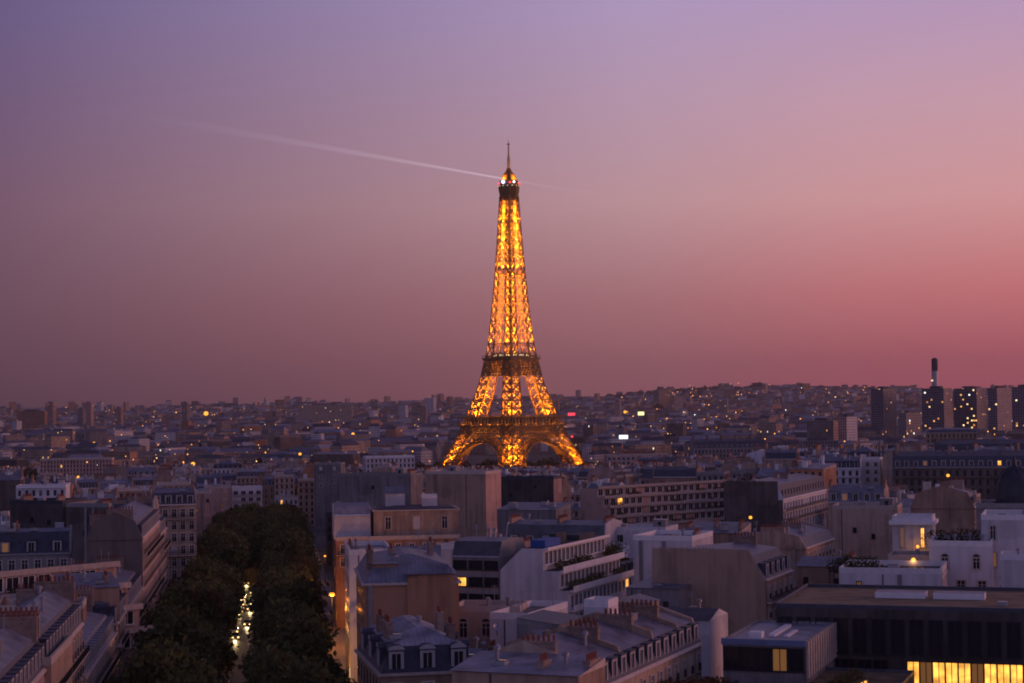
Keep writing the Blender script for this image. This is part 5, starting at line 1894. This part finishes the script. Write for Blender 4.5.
woodrow(440, 590, 1690, 34, 1.15, 25)
woodrow(430, 600, 1880, 22, 1.1, 30)
woodrow(210, 330, 1900, 30, 1.3)
woodrow(340, 460, 1800, 26, 1.1)
woodrow(560, 660, 2300, 16, 1.2)
woodrow(740, 860, 1500, 34, 1.2)
woodrow(20, 200, 2400, 24, 1.3)
for _ in range(16):
    c_ = r.uniform(0, 1024)
    woodrow(c_ - 30, c_ + 30, r.uniform(2400, 8500), 8, 1.8, 60)
woodrow(600, 760, 8600, 40, 3, 300)
tag(wood.build('distant_woods', MAT['foliage_dark']), 'dark parks and tree belts among the far roofs', 'woods', kind='stuff')

# ------------------------------------------------------------------ far lights: lamps too many and small to part, plus the ones that stand out
simple('far_sodium', (1, .5, .2), .5, 0, 0, emit=(1, .36, .05), es=3)
simple('far_warm', (1, .7, .4), .5, 0, 0, emit=(1, .55, .18), es=2.6)
simple('far_white', (1, 1, 1), .5, 0, 0, emit=(.85, 1, .8), es=4)
fl = MB()
r = random.Random(77)


def spark(x, y, z, s, m):
    fl.lathe([(.1, z - s), (s, z), (.1, z + s)], 5, m, x, y, cap=False)


for _ in range(430):
    Y = 1300 * (8.6 / 1.3) ** r.random()
    px = r.uniform(-10, 1034)
    if abs(px - 512) < 75 and Y < 2600: continue
    x = (px - 512) / F * Y
    s = Y / F * r.choice((.28, .35, .45, .6, .8)) * .8
    spark(x, Y - 20, gz(x, Y) + r.uniform(16, 30), s, r.choices((0, 1, 2), (7, 3, .5))[0])
for (cx, cy, n, sx, sy) in ((690, 398, 22, 26, 9), (715, 397, 22, 30, 6), (745, 398, 10, 14, 4), (705, 420, 12, 50, 4), (850, 398, 22, 28, 10), (910, 392, 6, 14, 4), (745, 445, 12, 40, 4), (350, 430, 12, 30, 6), (610, 440, 10, 24, 3)):
    for _ in range(int(n * .75)):
        px, py = r.gauss(cx, sx), r.gauss(cy, sy)
        Y = 6800 if py < 412 else 3000
        q = at(px, py, Y)
        if q.z < gz(q.x, q.y) + 5: q.z = gz(q.x, q.y) + 24
        spark(q.x, q.y, q.z, Y / F * r.uniform(.28, .5), r.choices((0, 1), (3, 1))[0])
tag(fl.build('distant_lamps', [MAT['far_sodium'], MAT['far_warm'], MAT['far_white']]), 'scattered tiny street and window lights over the far city', 'lights', kind='stuff')
print('LIGHTS', len(fl.f))


def bignlight(label, px, py, Y, r_, mat, name='mast_lamp', w=None):
    q = at(px, py, Y)
    g = gz(q.x, q.y)
    o = thing(name, (q.x, q.y, g), 0, label, 'lamp' if w is None else 'sign')
    m = MB(); m.bar((0, .4, 0), (0, .4, q.z - g), .5); m.build('pole', MAT['iron_rail'], o)
    m = MB()
    if w is None:
        m.lathe([(r_ * .3, -r_ * .9), (r_ * .9, -r_ * .5), (r_, 0), (r_ * .9, r_ * .5), (r_ * .3, r_ * .9)], 10)
        nm = 'lamp_head'
    else:
        m.box(-w / 2, w / 2, -.4, .3, -r_, r_); nm = 'sign_panel'
    b = m.build(nm, MAT[mat], o); b.location = (0, 0, q.z - g)


simple('sign_red', (1, .1, .1), .5, 0, 0, emit=(1, .05, .09), es=1.6)
simple('sign_white', (1, 1, 1), .5, 0, 0, emit=(.9, .95, 1), es=1.6)
simple('sign_yellow', (1, 1, .6), .5, 0, 0, emit=(1, .9, .35), es=1.6)
simple('glow_orange', (1, .5, .1), .5, 0, 0, emit=(1, .40, .035), es=1.7)
bignlight('bright orange floodlight glowing on the far left skyline', 206, 413.5, 4300, 5.4, 'glow_orange')
bignlight('bright orange lamp in the roofs at far left', 94, 443, 2200, 1.5, 'glow_orange')
bignlight('orange lamp low in the roofs at left middle', 78, 477, 1000, .7, 'glow_orange')
bignlight('golden lamp over the roofs left of the orange-lit house', 193, 464, 1500, 1.7, 'glow_orange')
bignlight('warm lamp beside the blind gable on the left', 201, 492.5, 700, .7, 'glow_orange')
bignlight('golden lamp on the plain left of the lattice tower', 353, 434, 2900, 2.4, 'glow_orange')
bignlight('golden lamp above the dark tree belt', 300, 454, 1780, 1.4, 'glow_orange')
bignlight('lone yellow lamp on the roof behind the tall beige gable', 750.5, 517.5, 420, .38, 'glow_orange')
bignlight('orange lamp by the dark mansards at right', 948, 475.5, 620, .55, 'glow_orange')
bignlight('cold white lamp on the long dark mansards', 960.5, 455, 700, .65, 'beacon_white')
bignlight('amber lamp at the foot of the pink and grey tower', 842, 445.5, 1900, 1.6, 'glow_orange')
bignlight('yellow lamp over the plain right of the lattice tower', 625, 412, 4200, 3.4, 'glow_orange')
bignlight('red neon panel just right of the lattice tower', 571.5, 414.2, 3600, 2.6, 'sign_red', 'neon_sign', 14)
bignlight('small red light below the red neon panel', 572, 436.5, 2600, 1.5, 'beacon_red')
bignlight('yellow-white rounded lit panel on the plain', 641, 413.5, 3600, 3.4, 'sign_yellow', 'neon_sign', 12)
bignlight('wide white lit panel on a roof right of the lattice tower', 623.5, 437, 2300, 2.4, 'sign_white', 'neon_sign', 11)

# ------------------------------------------------------------------ avenue trees
r = random.Random(3)
ti = 0
side_names = {-12.6: 'outer left row', -8.0: 'inner left row', 7.6: 'inner right row', 11.6: 'outer right row'}
for off in (-12.6, -8.0, 7.6, 11.6):
    Y = 215 + r.uniform(0, 5)
    k = 0
    while Y < 735:
        x = ave(Y, off)
        s = 1.42 * r.uniform(.85, 1.15)
        if abs(off) < 9 and Y > 535: x -= math.copysign(2.4, off)
        if abs(off) > 11: s *= .78 if Y < 480 else .92
        if off > 11 and 262 < Y < 440:
            Y += 9
            continue
        px = 512 + F * x / Y
        band = 'near end' if Y < 330 else 'by the bright traffic' if Y < 520 else 'middle' if Y < 720 else 'far end'
        tree(x + r.uniform(-.5, .5), Y, gz(x, Y), s, r.choices(range(5), (3, 3, 3, 3, 1))[0], 'leafy dark green street tree of the avenue, %s, %s' % (side_names[off], band), 'avenue trees, %s, %s' % (side_names[off], band))
        Y += r.uniform(7.2, 8.8) if abs(off) > 12 else r.uniform(8, 10)
        ti += 1
print('TREES', ti)
for i, (px, py, Y, s, lb) in enumerate(((24, 470, 1100, 1.2, 'dark courtyard tree over the roofs at left middle'),                                      (810, 475, 700, 1.2, 'dark tree between the brown gable and the slim white house'), (700, 575, 330, .8, 'small tree in the yard by the plain white wall'))):
    q = at(px, py, Y)
    tree(q.x, q.y, gz(q.x, q.y), (q.z - gz(q.x, q.y)) / 12, i % 4, lb, name='courtyard_tree')

# ------------------------------------------------------------------ street lamps
simple('sodium_globe', (1, .6, .2), .5, 0, 0, emit=(1, .33, .025), es=1.7)


def street_lamp(label, px, py, Y, e, rr=.42, light=True):
    q = at(px, py, Y)
    g = gz(q.x, q.y) + .15
    h = q.z - g
    o = thing('street_lamp', (q.x, q.y, g), 0, label, 'street lamp', 'sodium street lamps along the avenue')
    m = MB()
    m.lathe([(.22, 0), (.2, .9), (.1, 1.0), (.07, h - .5)], 8)
    m.bar((0, 0, h - .5), (0, 0, h - .3), .3)
    m.build('pole', MAT['iron_rail'], o)
    m = MB(); m.lathe([(rr * .5, -rr * .6), (rr, -.1), (rr * .9, rr * .4), (rr * .4, rr * .75)], 10)
    b = m.build('lamp_globe', MAT['sodium_globe'], o); b.location = (0, 0, h)
    m = MB(); m.lathe([(rr * 1.1, h + rr * .75), (rr * .7, h + rr * .95), (.06, h + rr * 1.25)], 10); m.build('hood', MAT['iron_rail'], o)
    if light:
        L = bpy.data.lights.new('sodium_lamp', 'POINT'); L.energy = e; L.color = (1, .30, .03); L.shadow_soft_size = rr
        link('sodium_light', L, o, (0, 0, h - rr * 1.6 - .2))


street_lamp('brightest orange street lamp, on the right pavement of the avenue', 332, 594.5, 395, 3200, .6)
street_lamp('orange street lamp just left of the brightest one', 322, 604, 385, 2600, .5)
street_lamp('orange street lamp furthest left of the three by the trees', 306.5, 586, 425, 1500, .5)
street_lamp('small orange street lamp near the bottom of the right pavement', 329, 663, 322, 700, .32)
street_lamp('faint street lamp seen between leaves at the far right of the trees', 325, 556, 560, 500, .35)
street_lamp('dim amber street lamp among the left hand trees', 194, 559, 500, 500, .25)
for k, Y in enumerate((345, 470)):
    x = ave(Y, 17.2)
    L_ = gz(x, Y)
street_lamp('lowest orange street lamp, at the bottom edge of the avenue', 333, 684, 300, 900, .3)


for k, Y in enumerate(range(240, 740, 50)):
    for off, sd_ in ((-11.2, 'left'), (10.2, 'right')):
        x = ave(Y + (20 if off > 0 else 0), off)
        yy = Y + (20 if off > 0 else 0)
        g = gz(x, yy) + .2
        o = thing('street_lamp', (x, yy, g), 0, 'street lamp half hidden beneath the %s hand crowns of the avenue' % sd_, 'street lamp', 'street lamps hidden under the %s hand trees' % sd_)
        m = MB(); m.lathe([(.2, 0), (.18, .9), (.09, 1), (.06, 6.4)], 8); m.build('pole', MAT['iron_rail'], o)
        m = MB(); m.lathe([(.12, 6.4), (.26, 6.6), (.24, 6.9), (.1, 7.05)], 10); m.build('lamp_globe', MAT['sodium_globe'], o)
        L = bpy.data.lights.get('tree_lamp') or bpy.data.lights.new('tree_lamp', 'POINT')
        L.energy = 3000; L.color = (1, .42, .10); L.shadow_soft_size = .3
        link('tree_light', L, o, (0, 0, 7.5))


def wall_lamp(label, px, py, Y, e, rr):
    q = at(px, py, Y)
    o = thing('wall_lamp', (q.x, q.y, q.z), R(-17), label, 'wall lamp')
    m = MB(); m.lathe([(rr * .5, -rr * .8), (rr, 0), (rr * .5, rr * .8)], 10); m.build('lamp_globe', MAT['sodium_globe'], o)
    m = MB(); m.bar((0, 0, 0), (0, 1.2, .3), .12); m.build('bracket', MAT['iron_rail'], o)
    L = bpy.data.lights.new('house_lamp', 'POINT'); L.energy = e; L.color = (1, .45, .12); L.shadow_soft_size = rr
    link('house_light', L, o, (0, -rr - .3, 0))


wall_lamp('orange wall lamp on the white stair tower', 918, 546.5, 316.0, 45, .36)
wall_lamp('orange wall lamp over the white terrace wall', 913.5, 560, 302.5, 45, .42)

# ------------------------------------------------------------------ traffic
simple('car_paint', (.10, .11, .13), .35, .3, 0, spec=.5)
simple('car_paint_pale', (.45, .45, .46), .35, .3, 0, spec=.5)
simple('rubber', (.02, .02, .02), .8, 0, 0)
simple('headlight', (1, .9, .7), .3, 0, 0, emit=(1, .58, .20), es=4.2)
simple('headlight_dim', (1, .9, .7), .3, 0, 0, emit=(1, .58, .20), es=2)
simple('taillight', (1, .05, .03), .3, 0, 0, emit=(1, .03, .02), es=12)


def car_meshes(paint):
    b = MB()
    sec = [(-2.1, .35, .75), (-2.0, .35, .92), (-.95, .3, 1.0), (1.35, .3, 1.02), (2.05, .35, .95), (2.1, .4, .7)]
    for (x0, a0, z0), (x1, a1, z1) in zip(sec, sec[1:]):
        W = .88
        for s in (-1, 1):
            P = [(s * W, x0, a0), (s * W, x1, a1), (s * W, x1, z1), (s * W, x0, z0)]
            b.poly(P if s > 0 else P[::-1])
        b.poly([(-W, x0, z0), (W, x0, z0), (W, x1, z1), (-W, x1, z1)])
        b.poly([(-W, x1, a1), (W, x1, a1), (W, x0, a0), (-W, x0, a0)])
    b.poly([(-.88, -2.1, .35), (.88, -2.1, .35), (.88, -2.1, .75), (-.88, -2.1, .75)])
    b.poly([(.88, 2.1, .4), (-.88, 2.1, .4), (-.88, 2.1, .7), (.88, 2.1, .7)])
    b.poly([(-.68, -.3, 1.46), (.68, -.3, 1.46), (.68, .9, 1.46), (-.68, .9, 1.46)])
    body = b.mesh('body', [MAT[paint]])
    c = MB()
    lo = [(-.84, -.98, 1.0), (.84, -.98, 1.0), (.84, 1.45, 1.02), (-.84, 1.45, 1.02)]
    hi = [(-.68, -.3, 1.45), (.68, -.3, 1.45), (.68, .9, 1.45), (-.68, .9, 1.45)]
    for k in range(4):
        j = (k + 1) % 4
        c.poly([lo[k], lo[j], hi[j], hi[k]])
    w = MB()
    n = 12
    for s in (-.11, .11):
        pts = [(s, .33 * math.cos(2 * PI * k / n), .33 * math.sin(2 * PI * k / n)) for k in range(n)]
        w.poly(pts if s > 0 else pts[::-1])
    for k in range(n):
        a, b2 = 2 * PI * k / n, 2 * PI * (k + 1) / n
        w.poly([(-.11, .33 * math.cos(a), .33 * math.sin(a)), (.11, .33 * math.cos(a), .33 * math.sin(a)), (.11, .33 * math.cos(b2), .33 * math.sin(b2)), (-.11, .33 * math.cos(b2), .33 * math.sin(b2))])
    hl = MB(); hl.box(-.19, .19, -.06, .04, -.11, .11)
    return dict(body=body, cabin_glass=c.mesh('cabin_glass', [MAT['glass_dark']]), wheel=w.mesh('wheel', [MAT['rubber']]), h=hl.mesh('headlight', [MAT['headlight']]),
                hd=hl.mesh('headlight', [MAT['headlight_dim']]), t=hl.mesh('taillight', [MAT['taillight']]))


CARS = [car_meshes('car_paint'), car_meshes('car_paint_pale')]


def car(label, Y, off, away=False, k=0, bright=True, name='moving_car', lights=True, group='cars on the avenue'):
    x = ave(Y, off)
    o = thing(name, (x, Y, gz(x, Y) + (.06 if abs(off) < 6.5 else .2)), R(7.4) + (PI if away else 0), label, 'car', group)
    M = CARS[k]
    link('body', M['body'], o); link('cabin_glass', M['cabin_glass'], o)
    for a in (-.8, .8):
        for b in (-1.3, 1.35):
            link('wheel', M['wheel'], o, (a, b, .33))
    for a in (-.62, .62):
        link('headlight', M['h'] if bright else M['hd'], o, (a, -2.1, .66)) if lights else None
        link('taillight', M['t'], o, (a, 2.1, .68)) if lights else None
    if lights and not away:
        L = bpy.data.lights.new('beam', 'SPOT'); L.energy = 700; L.color = (1, .70, .30); L.spot_size = R(70); L.spot_blend = .8; L.shadow_soft_size = .2
        q = link('dipped_beam', L, o, (0, -2.2, .7)); q.rotation_euler = (R(-78), 0, 0)
    return o


car('oncoming car with glaring headlights, lowest of the queue', 412, -3.4)
car('oncoming car with glaring headlights, second from the bottom', 424, -3.9, k=1)
car('oncoming car low in the queue, lights merging with the next', 440, -1.2)
car('oncoming car in the brightest middle of the queue', 470, -3.6, k=1)
car('oncoming car near the middle of the queue, nearer lane', 478, -1.0)
car('oncoming car behind the brightest middle of the queue', 490, -3.6)
car('oncoming car three from the top of the queue', 500, -.8, k=1)
car('oncoming car two from the top of the queue', 512, -3.4)
car('oncoming car at the top of the queue under the leaves', 526, -.9)
car('oncoming car far up, half hidden by leaves', 560, -3.2, bright=False)
car('car driving away with two red tail lights', 484, 1.9, away=True, k=0)
for i, (Y, off) in enumerate(((330, 7.9), (336, 7.9), (352, 7.9), (460, 17.3), (520, 17.3))):
    car(['dark car parked by the right kerb near the bottom', 'second parked car at the right kerb', 'third parked car at the right kerb', 'car parked at the right hand house fronts', 'further car parked at the right hand house fronts'][i], Y, off, k=i % 2, name='parked_car', lights=False, group='parked cars')

# ------------------------------------------------------------------ evening haze
hz = MB()
hz.box(-9500, 9500, -450, 14500, -3, 345)
m = bpy.data.materials.new('haze')
m.use_nodes = True
nt = m.node_tree
nt.nodes.remove(nt.nodes['Principled BSDF'])
v = nt.nodes.new('ShaderNodeVolumePrincipled')
v.inputs['Color'].default_value = (.9, .78, .76, 1)
v.inputs['Density'].default_value = 0.000036
v.inputs['Anisotropy'].default_value = .2
nt.links.new(v.outputs[0], nt.nodes['Material Output'].inputs['Volume'])
ho = hz.build('haze', m)
tag(ho, 'thin rosy evening haze over the whole city', 'haze', kind='stuff')
